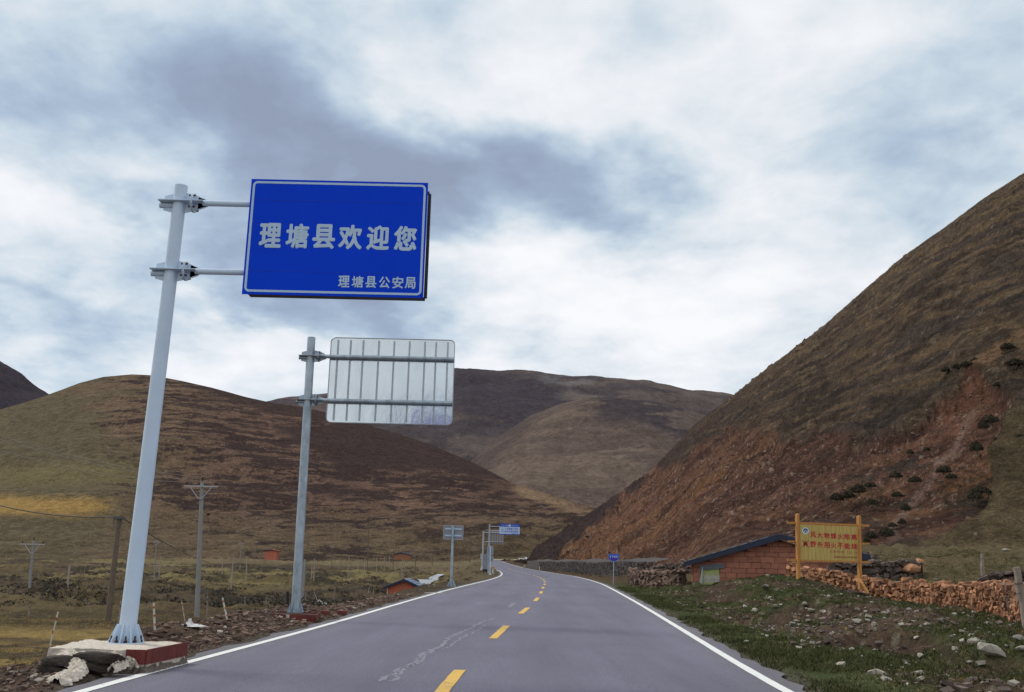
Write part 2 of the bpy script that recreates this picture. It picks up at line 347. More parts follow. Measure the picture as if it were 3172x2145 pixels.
M_grass = mat('grass_blade', (.050, .058, .022), .9, 0, .3, .9, col2=(.080, .080, .032), spec=.1)
M_dry = mat('dry_grass', (.22, .155, .06), .9, 0, .3, .5, col2=(.42, .29, .10), spec=.1)
M_carw = mat('white_car_paint', (.75, .75, .74), .25, 0, .02, 3)
M_glass = mat('dark_glass', (.02, .025, .03), .1, 0, .05, 3)
M_rubber = mat('rubber', (.02, .02, .02), .8, 0, .1, 8)
M_cloth = mat('grey_white_cloth', (.42, .44, .45), .85, 0, .1, 5, .4, stretch=(3, 3, .6))
M_poster_g = mat('faded_green_poster', (.30, .36, .08), .6, 0, .25, 5, col2=(.42, .42, .22))
M_poster_w = mat('faded_poster_white', (.42, .40, .33), .6, 0, .25, 6)
M_soil = mat('dark_soil', (.035, .022, .016), 1, 0, .4, 12, .9)
M_plate_y = mat('amber_band', (.60, .32, .06), .6, 0, .1, 10)
M_water = mat('pale_shallow_water', (.20, .21, .22), .35, 0, .3, .35, col2=(.42, .44, .46))
M_snow = None

# ------------------------------------------------------------------ mesh builder
class MB:
    def __init__(s): s.v = []; s.f = []
    def add(s, verts, faces):
        k = len(s.v); s.v += [tuple(p) for p in verts]; s.f += [tuple(i + k for i in q) for q in faces]; return s
    def box(s, c, size, R=None):
        x, y, z = [a/2 for a in size]
        vs = [Vector((i, j, k)) for k in (-z, z) for j in (-y, y) for i in (-x, x)]
        if R is not None: vs = [R @ v for v in vs]
        vs = [v + Vector(c) for v in vs]
        return s.add(vs, [(0, 2, 3, 1), (4, 5, 7, 6), (0, 1, 5, 4), (2, 6, 7, 3), (0, 4, 6, 2), (1, 3, 7, 5)])
    def tube(s, p0, p1, r0, r1=None, n=12, cap=True):
        r1 = r0 if r1 is None else r1; p0 = Vector(p0); p1 = Vector(p1); d = (p1 - p0).normalized()
        a = d.orthogonal().normalized(); b = d.cross(a)
        vs = []
        for p, r in ((p0, r0), (p1, r1)):
            for i in range(n):
                t = 2*math.pi*i/n; vs.append(p + a*(r*math.cos(t)) + b*(r*math.sin(t)))
        fs = [(i, (i+1) % n, n + (i+1) % n, n + i) for i in range(n)]
        if cap: fs += [tuple(range(n))[::-1], tuple(range(n, 2*n))]
        return s.add(vs, fs)
    def path(s, pts, r, n=5):
        for a, b in zip(pts[:-1], pts[1:]): s.tube(a, b, r, r, n, False)
        return s
    def prism(s, poly, y0, y1, tf=None):
        """polygon in local (x, z), extruded along y"""
        n = len(poly); vs = [Vector((x, y0, z)) for x, z in poly] + [Vector((x, y1, z)) for x, z in poly]
        if tf: vs = [tf(v) for v in vs]
        return s.add(vs, [tuple(range(n)), tuple(range(n, 2*n))[::-1]] + [(i, n + i, n + (i+1) % n, (i+1) % n) for i in range(n)])
    def build(s, name, m, parent=None, smooth=False, loc=None):
        me = bpy.data.meshes.new(name); me.from_pydata([tuple(v) for v in s.v], [], s.f)
        me.materials.append(m)
        import bmesh
        bm = bmesh.new(); bm.from_mesh(me); bmesh.ops.recalc_face_normals(bm, faces=bm.faces); bm.to_mesh(me); bm.free()
        if smooth:
            me.polygons.foreach_set('use_smooth', np.ones(len(me.polygons), bool))
            try: me.set_sharp_from_angle(angle=math.radians(40))
            except Exception: pass
        o = bpy.data.objects.new(name, me); COL.objects.link(o)
        if parent: o.parent = parent
        if loc is not None: o.location = loc
        return o
def bevel(o, w=.01, seg=2):
    m = o.modifiers.new('bevel', 'BEVEL'); m.width = w; m.segments = seg; m.limit_method = 'ANGLE'; return o
def thing(name, label, cat, loc=(0, 0, 0), rz=0.0, group=None):
    o = bpy.data.objects.new(name, None); COL.objects.link(o); o.location = loc; o.rotation_euler = (0, 0, rz)
    o.empty_display_size = .3
    return tag(o, label, cat, group)
def tag(o, label=None, cat=None, group=None, kind=None):
    if label: o['label'] = label
    if cat: o['category'] = cat
    if group: o['group'] = group
    if kind: o['kind'] = kind
    return o
def copy_tree(o, parent=None):
    c = o.copy(); COL.objects.link(c); c.parent = parent
    for ch in list(o.children): copy_tree(ch, c)
    return c
def text(body, m, parent, name, x0, x1, z0, z1, y, bold=.0, extr=.002, spacing=1.0):
    """flat sheet lettering; weight is added by overlaid shifted copies of the outline"""
    cu = bpy.data.curves.new('lettering', 'FONT'); cu.body = body; cu.size = 1; cu.space_character = spacing; cu.resolution_u = 3
    ob = bpy.data.objects.new('lettering_source', cu); COL.objects.link(ob)
    bpy.context.view_layer.update()
    me = bpy.data.meshes.new_from_object(ob.evaluated_get(bpy.context.evaluated_depsgraph_get()))
    bpy.data.objects.remove(ob); bpy.data.curves.remove(cu)
    n = len(me.vertices); co = np.empty(n*3, np.float32); me.vertices.foreach_get('co', co); co = co.reshape(-1, 3)
    faces = [tuple(p.vertices) for p in me.polygons]; bpy.data.meshes.remove(me)
    lo = co.min(0); hi = co.max(0); k = (hi - lo); k[k < 1e-6] = 1
    kx, kz = (x1 - x0)/k[0], (z1 - z0)/k[1]; b = bold*kz
    x0 += b; x1 -= b; z0 += b; z1 -= b
    base = np.zeros((n, 3)); base[:, 0] = x0 + (co[:, 0] - lo[0])/k[0]*(x1 - x0); base[:, 2] = z0 + (co[:, 1] - lo[1])/k[1]*(z1 - z0); base[:, 1] = y
    offs = [(0, 0)] + ([(b, 0), (-b, 0), (0, b), (0, -b), (b*.7, b*.7), (-b*.7, b*.7), (b*.7, -b*.7), (-b*.7, -b*.7)] if bold else [])
    V = []; F = []
    for i, (dx, dz) in enumerate(offs):
        v = base + np.array([dx, i*.00035, dz]); F += [tuple(q + n*i for q in f) for f in faces]; V += [tuple(p) for p in v]
    me = bpy.data.meshes.new(name); me.from_pydata(V, [], F); me.materials.append(m)
    o = bpy.data.objects.new(name, me); COL.objects.link(o); o.parent = parent
    return o

# ------------------------------------------------------------------ hills
def curve_us(pts):
    """skyline from photo pixels -> (u, s): X = u*Y, z = cam + s*Y"""
    us = [(ray(x, y)[0], ray(x, y)[2]) for x, y in pts]; us.sort(); a = np.array(us); return a[:, 0], a[:, 1]
GU_APEX = -30.0
SKY_L = curve_us([(-900, 1330), (-400, 1300), (0, 1269), (60, 1252), (116, 1235), (180, 1212), (246, 1187), (320, 1168), (409, 1160), (471, 1163), (560, 1180), (655, 1201), (760, 1230), (846, 1249), (942, 1262), (1060, 1290), (1187, 1331), (1323, 1373), (1467, 1434), (1585, 1496), (1744, 1546), (1833, 1571), (2000, 1620), (2250, 1700)])
SKY_R = curve_us([(1500, 1752), (1600, 1746), (1640, 1738), (1658, 1706), (1700, 1675), (1760, 1636), (1843, 1576), (1930, 1524), (2020, 1454), (2130, 1338), (2172, 1299), (2248, 1243), (2426, 1106), (2554, 1009), (2605, 963), (2691, 887), (2747, 841), (2762, 823), (2818, 780), (2935, 698), (3037, 622), (3172, 536), (3400, 400), (3900, 130)])
def hill_left_z(u, Y):
    sc = np.interp(u, *SKY_L)
    yt = np.interp(u, [-.9, -.5, -.2, 0, .1, .3], [380, 400, 430, 455, 470, 500])
    yc = np.interp(u, [-.9, -.5, -.38, -.2, -.1, 0, .1, .3], [900, 950, 1000, 1000, 960, 880, 760, 650])
    zt = ground_h(u*yt, yt, False) - .2; zc = CAM_H + sc*yc
    t = (Y - yt)/(yc - yt); tt = np.clip(t, 0, 1)
    g = .45*tt + .55*tt*tt*(1.55 - .55*tt)
    z = zt + (zc - zt)*g
    z = np.where(t > 1, zc - (zc - zt)*np.clip(t - 1, 0, 1)**1.3*.9, z)
    z = np.where(t < 0, zt + t*90, z)
    return z, t, tt
def build_hill_left():
    nc, nr = 820, 330
    u = np.linspace(-.88, .22, nc)[None, :]*np.ones((nr, 1))
    r = np.concatenate([np.linspace(0, 1, nr - 30)**1.0, 1 + np.linspace(.02, .9, 30)])[:, None]*np.ones((1, nc))
    yt = np.interp(u, [-.9, -.5, -.2, 0, .1, .3], [380, 400, 430, 455, 470, 500]); yc = np.interp(u, [-.9, -.5, -.38, -.2, -.1, 0, .1, .3], [900, 950, 1000, 1000, 960, 880, 760, 650])
    Y = yt - 25 + (yc - yt + 25)*r
    z, t, tt = hill_left_z(u, Y); X = u*Y
    env = np.sin(np.clip(tt, 0, 1)*math.pi)
    z = z + env*((fbm(X/130, Y/130, 3, 61) - .5)*34 + (fbm(X/34 + z/40, z/14, 4, 67) - .5)*7)
    z = z + (fbm(X/9, Y/9 + z/5, 4, 71) - .5)*1.6*np.clip(tt*6, 0, 1)*np.clip(env + .15, 0, 1)
    px, py = project(X, Y, z)
    # colour
    a = X/60 + z/60; b = z/5.2 - X/120 + Y/60; wv = fbm(X/12, z/6 + Y/30, 4, 77, .65) - .5; a = a + wv*.5; b = b + wv*1.6
    f1 = fbm(a*4.2, b*1.9, 5, 81, .68); f2 = fbm(X/5, z/2.2 + Y/9, 4, 85, .7); f3 = fbm(X/60, z/26, 4, 89)
    brown = np.array([.158, .104, .068]); olive = np.array([.120, .096, .058]); red = np.array([.150, .088, .066]); dark = np.array([.040, .027, .027])
    C = np.ones(X.shape + (3,))*brown
    C = mixc(C, olive, sst(520, 250, px + (f3 - .5)*500)*sst(1150, 1350, 1650 - py*0 + 0*px))
    C = mixc(C, olive, sst(1560, 1620, py + (f3 - .5)*160)*.5)
    C = mixc(C, red, sst(500, 800, px)*sst(1700, 1500, py)*.7)
    C = C*(.45 + 1.1*f2)[..., None]
    dens = .505 - .05*sst(300, 900, px) + .16*sst(520, 200, px + (1400 - py)*.25) + .07*sst(1560, 1660, py)
    heath = sst(0, .05, f1*.62 + f2*.2 + fbm(a*.8, b*.5, 3, 83)*.18 - dens)
    big = sst(.02, .12, f3 - .50)*sst(620, 900, px)*sst(1640, 1450, py)
    crest = sst(55, 10, py - np.interp(px, [471, 655, 846, 942, 1187, 1467], [1163, 1201, 1249, 1262, 1331, 1434]) + (f2 - .5)*60)*sst(520, 760, px)*sst(1500, 1400, px)
    wedge = sst(60, -20, np.abs(px - 1180 - (py - 1380)*1.6) - 220)*sst(1300, 1340, py)*sst(1470, 1420, py + (f1 - .5)*80)
    heath = np.clip(heath + big*.55 + crest*.9 + wedge, 0, 1)
    C = mixc(C, dark*(.75 + .5*f2)[..., None], heath*.86)
    # pale ochre meadow band low on the left, and a thin tan lip on the right spur
    ob = sst(46, 8, np.abs(py - (1566 + px*.02) + (f2 - .5)*34))*sst(395, 250, px + (f1 - .5)*160)
    C = mixc(C, [.36, .225, .075], ob*.9)
    ob2 = sst(60, 5, np.abs(py - (1475 - px*.03) + (f2 - .5)*60))*sst(560, 300, px)
    C = mixc(C, [.19, .155, .07], ob2*.6)
    sp = sst(26, 6, np.abs(py - (1498 + (px - 1590)*.335) - 14 + (f1 - .5)*20))*sst(1560, 1620, px)*sst(1900, 1700, px)
    C = mixc(C, [.27, .18, .11], sp*.8)
    low = sst(1640, 1700, py)*sst(.45, .55, fbm(X/90, Y/30, 4, 92))
    C = mixc(C, [.115, .085, .048], low*.6)
    return grid_object('left_hill', X, Y, z, C, M_hillL)

_rt_u = [-.1, .0, .012, .02, .03, .0857, .12, .2, .3, .45, .8]; _rt_y = [430, 400, 340, 305, 262, 150, 122, 92, 79, 72, 62]
_rc_u = [-.1, .02, .04, .0857, .13, .217, .35, .529, .9]; _rc_y = [470, 420, 450, 520, 560, 600, 520, 410, 330]
def hill_right_z(u, Y):
    yt = np.interp(u, _rt_u, _rt_y); yc = np.interp(u, _rc_u, _rc_y)
    sc = np.interp(u, *SKY_R); zc = CAM_H + sc*yc
    zt = ground_h(u*yt, yt, False) - .3
    t = (Y - yt)/(yc - yt); tt = np.clip(t, 0, 1)
    base = tt*(1.06 - .06*tt)
    # concave foot where the grass slope eases into the valley, right of the house
    z = zt + (zc - zt)*base
    z = np.where(t < 0, zt + t*30, z)
    z = np.where(t > 1, zc - (zc - zt)*np.clip(t - 1, 0, 1)*.8, z)
    return z, t, tt
def scar_masks(px, py, w):
    """the bare slip on the slope, traced from the photo; w = edge noise"""
    # upper edge of the bare ground as a function of x
    top = np.interp(px, [1640, 1720, 1803, 1872, 1941, 1993, 2044, 2120, 2189, 2288, 2400, 2453, 2534, 2600, 2700, 2760, 2845, 2912, 2979, 3045, 3086, 3139, 3200], [1770, 1734, 1657, 1600, 1537, 1480, 1462, 1436, 1394, 1338, 1352, 1345, 1290, 1300, 1312, 1305, 1249, 1196, 1160, 1138, 1191, 1236, 1330])
    bx_, by_ = ([1640, 2000, 2400, 2560, 2700, 2850, 2934, 3000, 3060, 3080, 3112, 3139, 3200], [1800, 1800, 1800, 1760, 1700, 1672, 1645, 1590, 1525, 1310, 1272, 1240, 1240])
    bot = np.interp(px + (w - .5)*150, bx_, by_)
    m = sst(-9, 9, py - top + (w - .5)*110)*sst(-8, 8, bot - py + (w - .5)*70)
    return m, top, bot
def build_hill_right():
    nc, nr = 860, 470
    u = (.0 + (np.linspace(0, 1, nc)**1.05)*.80)[None, :]*np.ones((nr, 1)) - .006
    yt = np.interp(u, _rt_u, _rt_y); yc = np.interp(u, _rc_u, _rc_y)
    k = np.linspace(0, 1, nr - 24)[:, None]; ratio = yc/(yt*.9)
    Y = np.concatenate([(yt[:nr-24]*.9)*ratio[:nr-24]**k, yc[:24]*(1 + np.linspace(.02, .8, 24))[:, None]])
    z, t, tt = hill_right_z(u, Y); X = u*Y
    px, py = project(X, Y, z)
    w = fbm(px/70, py/70, 4, 101)
    scar, top, bot = scar_masks(px, py, w)
    # contour coordinate (Y) against downslope coordinate (X)
    gul = fbm(Y/9.0 + X*.12, X/30, 4, 105, .5); gul2 = fbm(Y/1.6 + X*.05, X/14, 4, 109, .6)
    scar2 = scar*sst(0, .06, tt)
    env = sst(0, .05, tt)*np.clip((1 - tt)*5 + .22, 0, 1)
    big = fbm(X/30, Y/42, 4, 111)
    soft = sst(-14, 26, py - top + (w - .5)*60)*sst(-30, 40, bot - py)*sst(0, .06, tt)
    z = z - soft*np.clip((1 - tt)*6, 0, 1)*(.8 + 1.6*gul + .5*gul2)*np.interp(Y, [60, 120, 400], [.5, 1.0, 1.6])
    z = z + env*((big - .5)*5.0*np.interp(Y, [60, 130], [.25, 1]) + (fbm(X/5, Y/9, 4, 113) - .5)*3.4*np.interp(Y, [60, 130], [.4, 1]))
    z = z + env*(fbm(X/1.6, Y/2.6, 5, 117, .68) - .5)*np.interp(Y, [60, 200, 500], [.9, 2.2, 4.2])
    px, py = project(X, Y, z)
    f1 = fbm(X/4.5, Y/9 + z/7, 5, 121, .6); f2 = fbm(X/1.2, Y/1.8, 4, 125, .6); f3 = fbm(X/26, Y/34, 4, 131)
    terr = fbm(X/22 + Y/30, z/1.6, 4, 133, .6)
    C = np.ones(X.shape + (3,))*np.array([.098, .070, .048])
    C = mixc(C, [.068, .052, .045], sst(.4, .6, f3)*.7)
    C = mixc(C, [.165, .112, .064], sst(.48, .58, terr)*.75); C = mixc(C, [.20, .155, .115], sst(.66, .72, fbm(X/1.4, Y/2.2, 4, 137, .7))*.7)
    C = mixc(C, [.038, .030, .027], sst(.52, .60, f1)*.65)
    # plum-brown belt along the ridge foot on the left
    C = mixc(C, [.062, .042, .040], sst(2450, 2100, px + (f3 - .5)*400)*.7)
    # grass slope on the right
    gr = sst(-8, 25, py - bot + (w - .5)*50)*sst(2500, 2650, px)
    gr2 = sst(-8, 25, py - np.interp(px + (w - .5)*150, [3000, 3080, 3100, 3200], [1700, 1500, 1330, 1270]))*sst(3010, 3060, px + (w - .5)*90)
    gr = np.clip(gr + gr2, 0, 1)
    C = mixc(C, np.array([.122, .092, .052])*(.45 + 1.0*terr)[..., None], gr*.95)
    # bare earth
    redc = np.array([.150, .078, .056]); orr = np.array([.225, .118, .062]); br = np.array([.085, .046, .036])
    sc = np.ones(X.shape + (3,))*redc
    sc = mixc(sc, br, sst(.46, .60, gul)*.85)
    rill = fbm(Y/2.6 + X*.1, X/26, 4, 143, .6); sc = mixc(sc, br*.8, sst(.54, .62, rill)*.75); sc = mixc(sc, orr, sst(.44, .36, rill)*.35)
    oru = sst(.50, .62, fbm(Y/22, X/50, 3, 141))
    sc = mixc(sc, orr, np.clip(oru*.8*sst(.35, .6, gul2), 0, 1))
    sc = mixc(sc, orr, sst(300, 80, np.hypot((px - 1800)*.9, (py - 1660)*2.0))*.6*f2)
    sc = mixc(sc, [.22, .105, .065], sst(150, 60, np.hypot((px - 2980), (py - 1260)*1.0))*.6)
    sc = mixc(sc, [.30, .22, .165], sst(.68, .74, fbm(X/.55, Y/.8, 3, 151, .7))*.8)
    pinkgully = sst(26, 6, np.abs((px - 2890) + (py - 1470)*.72 + (w - .5)*80))*sst(1240, 1330, py)
    sc = mixc(sc, [.26, .17, .135], pinkgully*.7)
    sc = sc*(.50 + .95*f2)[..., None]
    C = mixc(C*(.72 + .56*f2)[..., None], 0*sc + 1, np.zeros(X.shape)) if False else C*(.52 + .92*f2)[..., None]
    C = C*(1 - scar[..., None]) + sc*scar[..., None]
    # undisturbed turf islands inside the slip, dark foot towards the nose
    isl = sst(.60, .66, fbm(px/90 + py/60, py/38, 4, 161))*sst(2450, 2650, px)*sst(1250, 1400, py)
    C = mixc(C, [.065, .050, .040], isl*scar*.8)
    nose = sst(30, -10, py - top)*sst(2200, 1950, px)
    C = mixc(C, np.array([.050, .036, .034])*(.5 + 1.0*f2)[..., None], nose*.8*(1 - scar))
    trail = sst(22, 6, np.abs((py - 1000) + (px - 3172)*.62 - 30 + (w - .5)*60))*sst(2960, 3040, px)
    C = mixc(C, [.25, .15, .085], trail*.7)
    return grid_object('right_hill', X, Y, z, C, M_hillR)

def far_hill(name, sky, Yc, depth, u0, u1, colf, nc=420, nr=150, amp=60):
    us, ss = curve_us(sky)
    u = np.linspace(u0, u1, nc)[None, :]*np.ones((nr, 1))
    t = np.concatenate([np.linspace(0, 1, nr - 15), np.linspace(1.05, 1.6, 15)])[:, None]*np.ones((1, nc))
    Y = Yc - depth + depth*t; X = u*Y
    zc = CAM_H + np.interp(u, us, ss)*Yc; zb = -5.0
    tt = np.clip(t, 0, 1); g = np.sin(tt*math.pi/2)**1.15
    z = zb + (zc - zb)*g; z = np.where(t > 1, zc - (zc - zb)*(t - 1), z)
    env = np.sin(tt*math.pi)
    z = z + env*((fbm(X/(amp*6), Y/(amp*6), 4, hash(name) % 97 if False else len(name)) - .5)*amp*1.6 + (fbm(X/(amp*1.3), Y/(amp*1.3), 4, 7) - .5)*amp*.3)
    px, py = project(X, Y, z)
    return grid_object(name, X, Y, z, colf(X, Y, z, px, py), M_far)
def col_A(X, Y, z, px, py):
    f = fbm(X/170, z/45 + Y/400, 5, 3, .6); g = fbm(X/50, z/16, 4, 9, .6)
    C = np.ones(X.shape + (3,))*np.array([.112, .088, .080])*(.75 + .5*g)[..., None]
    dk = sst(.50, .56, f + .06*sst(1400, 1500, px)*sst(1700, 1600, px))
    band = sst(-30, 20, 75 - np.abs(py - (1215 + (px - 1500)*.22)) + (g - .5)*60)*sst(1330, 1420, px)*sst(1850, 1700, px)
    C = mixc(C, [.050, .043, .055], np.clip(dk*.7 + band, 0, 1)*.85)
    C = mixc(C, [.19, .155, .13], sst(24, 8, np.abs(py - 1240 + (px - 1850)*-.12) + (g - .5)*30)*sst(1700, 1780, px)*sst(1900, 1850, px)*.6)
    snow = sst(9, 3, py - np.interp(px, [1650, 1719, 1892], [1192, 1197, 1208]))*sst(1640, 1700, px)*sst(1860, 1800, px)*sst(.42, .58, g)
    return mixc(C, [.20, .19, .19], snow*.4)
def col_B(X, Y, z, px, py):
    f = fbm(X/90, z/20 + Y/260, 5, 13, .6); g = fbm(X/30, z/9, 4, 19, .6)
    C = np.ones(X.shape + (3,))*np.array([.122, .090, .075])*(.78 + .44*g)[..., None]
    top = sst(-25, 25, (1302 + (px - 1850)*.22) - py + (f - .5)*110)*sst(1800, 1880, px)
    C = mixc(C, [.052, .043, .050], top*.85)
    C = mixc(C, [.19, .142, .112], sst(.52, .60, f)*.5)
    lf = sst(60, 0, py*0 + np.abs((px - 1540) + (py - 1370)*.95) - 30)*sst(.40, .55, f)
    C = mixc(C, [.070, .055, .055], lf*.7)
    return C
def col_C(X, Y, z, px, py):
    g = fbm(X/60, z/20, 5, 23, .6)
    return np.ones(X.shape + (3,))*np.array([.045, .036, .045])*(.6 + .8*g)[..., None]

build_hill_left(); build_hill_right()
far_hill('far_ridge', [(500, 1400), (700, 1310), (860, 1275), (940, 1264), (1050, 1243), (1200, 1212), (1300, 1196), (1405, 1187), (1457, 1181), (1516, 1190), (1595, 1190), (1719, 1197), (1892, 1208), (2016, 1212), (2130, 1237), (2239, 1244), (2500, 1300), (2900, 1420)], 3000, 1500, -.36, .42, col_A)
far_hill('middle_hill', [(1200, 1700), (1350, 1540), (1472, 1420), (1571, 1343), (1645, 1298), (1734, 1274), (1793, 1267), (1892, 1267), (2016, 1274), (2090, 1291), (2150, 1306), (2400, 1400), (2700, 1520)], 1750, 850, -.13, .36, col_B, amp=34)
far_hill('far_left_peak', [(-900, 900), (-500, 960), (-200, 1080), (0, 1164), (60, 1195), (125, 1233), (200, 1275), (350, 1350)], 2400, 1200, -.85, -.36, col_C, 240, 90, amp=50)

# ------------------------------------------------------------------ ground sheet
def build_ground():
    nc = 940
    Yr = np.concatenate([np.linspace(-24, 3.6, 22), 4*np.exp(np.linspace(0, math.log(620/4.0), 640))])
    Y = Yr[:, None]*np.ones((1, nc)); u = np.linspace(-.86, .80, nc)[None, :]
    X = u*(Y - GU_APEX)
    z = ground_h(X, Y)
    dl = XL(Y) - EDGE_L - X; dr = X - XR(Y) - EDGE_R; left = X < XC(Y)
    px, py = project(X, Y, z)
    f1 = fbm(X/3, Y/3, 5, 201, .6); f2 = fbm(X*1.7, Y*1.7, 4, 205, .6); f3 = fbm(X/16, Y/24, 4, 211); f4 = fbm(X*5, Y*5, 3, 217, .7)
    # left
    CL = np.ones(X.shape + (3,))*np.array([.105, .080, .042])
    CL = mixc(CL, [.072, .052, .036], sst(.47, .57, f3)*.8)
    CL = mixc(CL, [.045, .036, .024], sst(.66, .74, fbm(X*1.3, Y*1.3, 4, 229, .6))*.8)
    CL = mixc(CL, [.040, .036, .024], sst(46, 52, Y)*sst(72, 60, Y)*sst(.42, .5, fbm(X/12, Y/6, 4, 233))*.75)
    CL = mixc(CL, [.18, .145, .065], sst(.52, .60, fbm(X/40, Y/20, 4, 223))*sst(150, 240, Y)*.8)
    CL = mixc(CL, [.040, .034, .026], sst(.52, .585, fbm(X/14, Y/9, 5, 227, .6))*sst(75, 110, Y)*.8)
    CL = mixc(CL, [.065, .088, .022], sst(.46, .54, fbm(X/5, Y/5, 3, 231))*sst(20, 15, Y)*sst(3.0, 4.2, dl)*.9)
    CL = mixc(CL, [.060, .062, .026], sst(.50, .58, f1)*sst(60, 30, Y)*.45); CL = mixc(CL, [.075, .050, .034], sst(.53, .60, fbm(X/1.8, Y/1.8, 4, 249, .6))*sst(60, 40, Y)*.7)
    gravel = sst(3.6, 1.6, dl + (f1 - .5)*3)*sst(66, 30, Y)
    CL = mixc(CL, np.array([.088, .060, .046])*(.5 + 1.0*f4)[..., None], gravel)
    CL = mixc(CL, [.245, .172, .062], sst(.34, .50, fbm(X/7, Y/4, 4, 221))*sst(16.5, 22, Y)*sst(50, 38, Y)*sst(2.2, 4.0, dl + (f1 - .5)*2)*.85)
    CL = mixc(CL, [.115, .088, .052], sst(16, 6, dl)*sst(60, 90, Y)*.8)
    # right
    CR = np.ones(X.shape + (3,))*np.array([.052, .062, .026])
    soil = sst(.455, .57, f1*.6 + f2*.2 + fbm(X/8, Y/6, 4, 235)*.2)
    CR = mixc(CR, np.array([.080, .053, .037])*(.45 + 1.0*f4)[..., None], soil*sst(1.0, 2.6, dr)*.9)
    CR = mixc(CR, np.array([.066, .042, .031])*(.35 + 1.2*f4)[..., None], bare(X, Y)*.92*sst(.8, 1.4, dr))
    CR = mixc(CR, [.20, .175, .13], sst(.70, .76, fbm(X*4.5, Y*4.5, 3, 239, .7))*sst(1.2, 2.5, dr)*.7)
    CR = mixc(CR, [.105, .080, .044], sst(54, 62, X*.6 + Y*.8)*sst(11, 18, X)*.85)
    CR = mixc(CR, [.085, .055, .035], sst(68, 95, Y)*.8)
    C = np.where(left[..., None], CL, CR)
    off = np.maximum(dl, dr)
    C = mixc(C, np.array([.10, .088, .070])*(.7 + .6*f4)[..., None], sst(.45, .05, off + (f2 - .5)*.4)*.8)
    C = mixc(C, [.150, .115, .070], sst(300, 380, Y)*sst(.4, .55, fbm(X/30, Y/60, 4, 243))*.7)
    C = C*(.62 + .76*f2)[..., None]
    return grid_object('ground', X, Y, z, C, M_ground)
build_ground()
_pl = np.array([[-9000., 9000.], [-9000., 9000.]])
grid_object('distant_ground', np.array([[-9000., 0, 9000.]]*3), np.array([[-9000.]*3, [0.]*3, [9000.]*3]), np.full((3, 3), -14.0), np.ones((3, 3, 3))*np.array([.12, .09, .055]), M_ground)

def hit_ground(px, py, lo=4, hi=600):
    d = ray(px, py); Ys = np.exp(np.linspace(math.log(lo), math.log(hi), 1500))
    zz = CAM_H + d[2]*Ys; g = ground_h(d[0]*Ys, Ys)
    k = np.where(zz <= g)[0]
    Y = Ys[k[0]] if len(k) else hi
    return Vector((d[0]*Y, Y, float(ground_h(np.array([d[0]*Y]), np.array([Y]))[0])))
def gz(x, y): return float(ground_h(np.array([x]), np.array([y]))[0])

# ------------------------------------------------------------------ road
def ribbon(name, y0, y1, step, fl, fr, dz, m, ncross=1, jag=0.0, parent=None):
    ys = np.arange(y0, y1 + 1e-6, step); n = len(ys)
    js = np.linspace(0, 1, ncross + 1); vs = []; uvs = []
    for k, y in enumerate(ys):
        xl, xr = float(fl(y)), float(fr(y)); xc = float(XC(y))
        if jag: xl += jag*(random.random() - .5); xr += jag*(random.random() - .5)
        for j in js:
            x = xl + (xr - xl)*j
            crown = -.012*abs(x - xc) + .04
            vs.append((x, y, float(ZR(y)) + crown + dz)); uvs.append((x - xc, (j - .5)*2))
    w = ncross + 1
    fs = [(k*w + j, k*w + j + 1, (k+1)*w + j + 1, (k+1)*w + j) for k in range(n - 1) for j in range(ncross)]
    me = bpy.data.meshes.new(name); me.from_pydata(vs, [], fs); me.materials.append(m)
    uv = me.uv_layers.new(name='UVMap')
    li = np.empty(len(me.loops), np.int32); me.loops.foreach_get('vertex_index', li)
    uv.data.foreach_set('uv', np.array(uvs, np.float32)[li].ravel())
    o = bpy.data.objects.new(name, me); COL.objects.link(o)
    if parent: o.parent = parent
    return o
road = ribbon('road', -24, 418, .5, lambda y: XL(y) - EDGE_L + .06*math.sin(y*1.7) + .04*math.sin(y*4.1), lambda y: XR(y) + EDGE_R + .06*math.sin(y*1.3) + .04*math.sin(y*3.7), 0, M_asph, 10, .10)
road['kind'] = 'structure'
# a lit sign of the slab edge: thin skirt so that the pavement has thickness
for nm, f, W in (('edge_line', XL, .16), ('edge_line', XR, .16)):
    o = ribbon(nm, -20, 400, .5, lambda y, f=f: f(y) - W/2, lambda y, f=f: f(y) + W/2, .006, M_white, 1, .008); o['kind'] = 'structure'
# dashes: 4 m on, 6 m off
y = 14.4 - 10.0*3; k = 0
_dash = [(0.5, 4.6), (10.3, 14.5), (20.3, 24.4)]
while True:
    if k < 3: a, b = _dash[k]
    else: a, b = 20.3 + 9.95*(k - 2), 24.4 + 9.95*(k - 2)
    if b > 235: break
    o = ribbon('centre_dash', a, b, .41 if b < 100 else 1.0, lambda y: XC(y) - .085, lambda y: XC(y) + .085, .006, M_yel, 1, .01); o['kind'] = 'structure'
    k += 1
# crack filler streaks on the left lane
def streak(pts, w, seed):
    random.seed(seed); mb = MB(); pp = []
    for (x0, y0), (x1, y1) in zip(pts[:-1], pts[1:]):
        for i in range(10):
            t = i/10; p0 = hit_ground(x0 + (x1-x0)*t, y0 + (y1-y0)*t); pp.append((p0.x + random.uniform(-.05, .05), p0.y))
    for i in range(len(pp) - 1):
        (xa, ya), (xb, yb) = pp[i], pp[i+1]; wa = w*random.uniform(.3, 1.3); wb = w*random.uniform(.3, 1.3)
        zc = lambda x, y: float(ZR(y)) - .012*abs(x - float(XC(y))) + .0425
        mb.add([(xa - wa, ya, zc(xa - wa, ya)), (xa + wa, ya, zc(xa + wa, ya)), (xb + wb, yb, zc(xb + wb, yb)), (xb - wb, yb, zc(xb - wb, yb))], [(0, 1, 2, 3)])
    o = mb.build('road_crack', M_patch); o['kind'] = 'structure'; return o
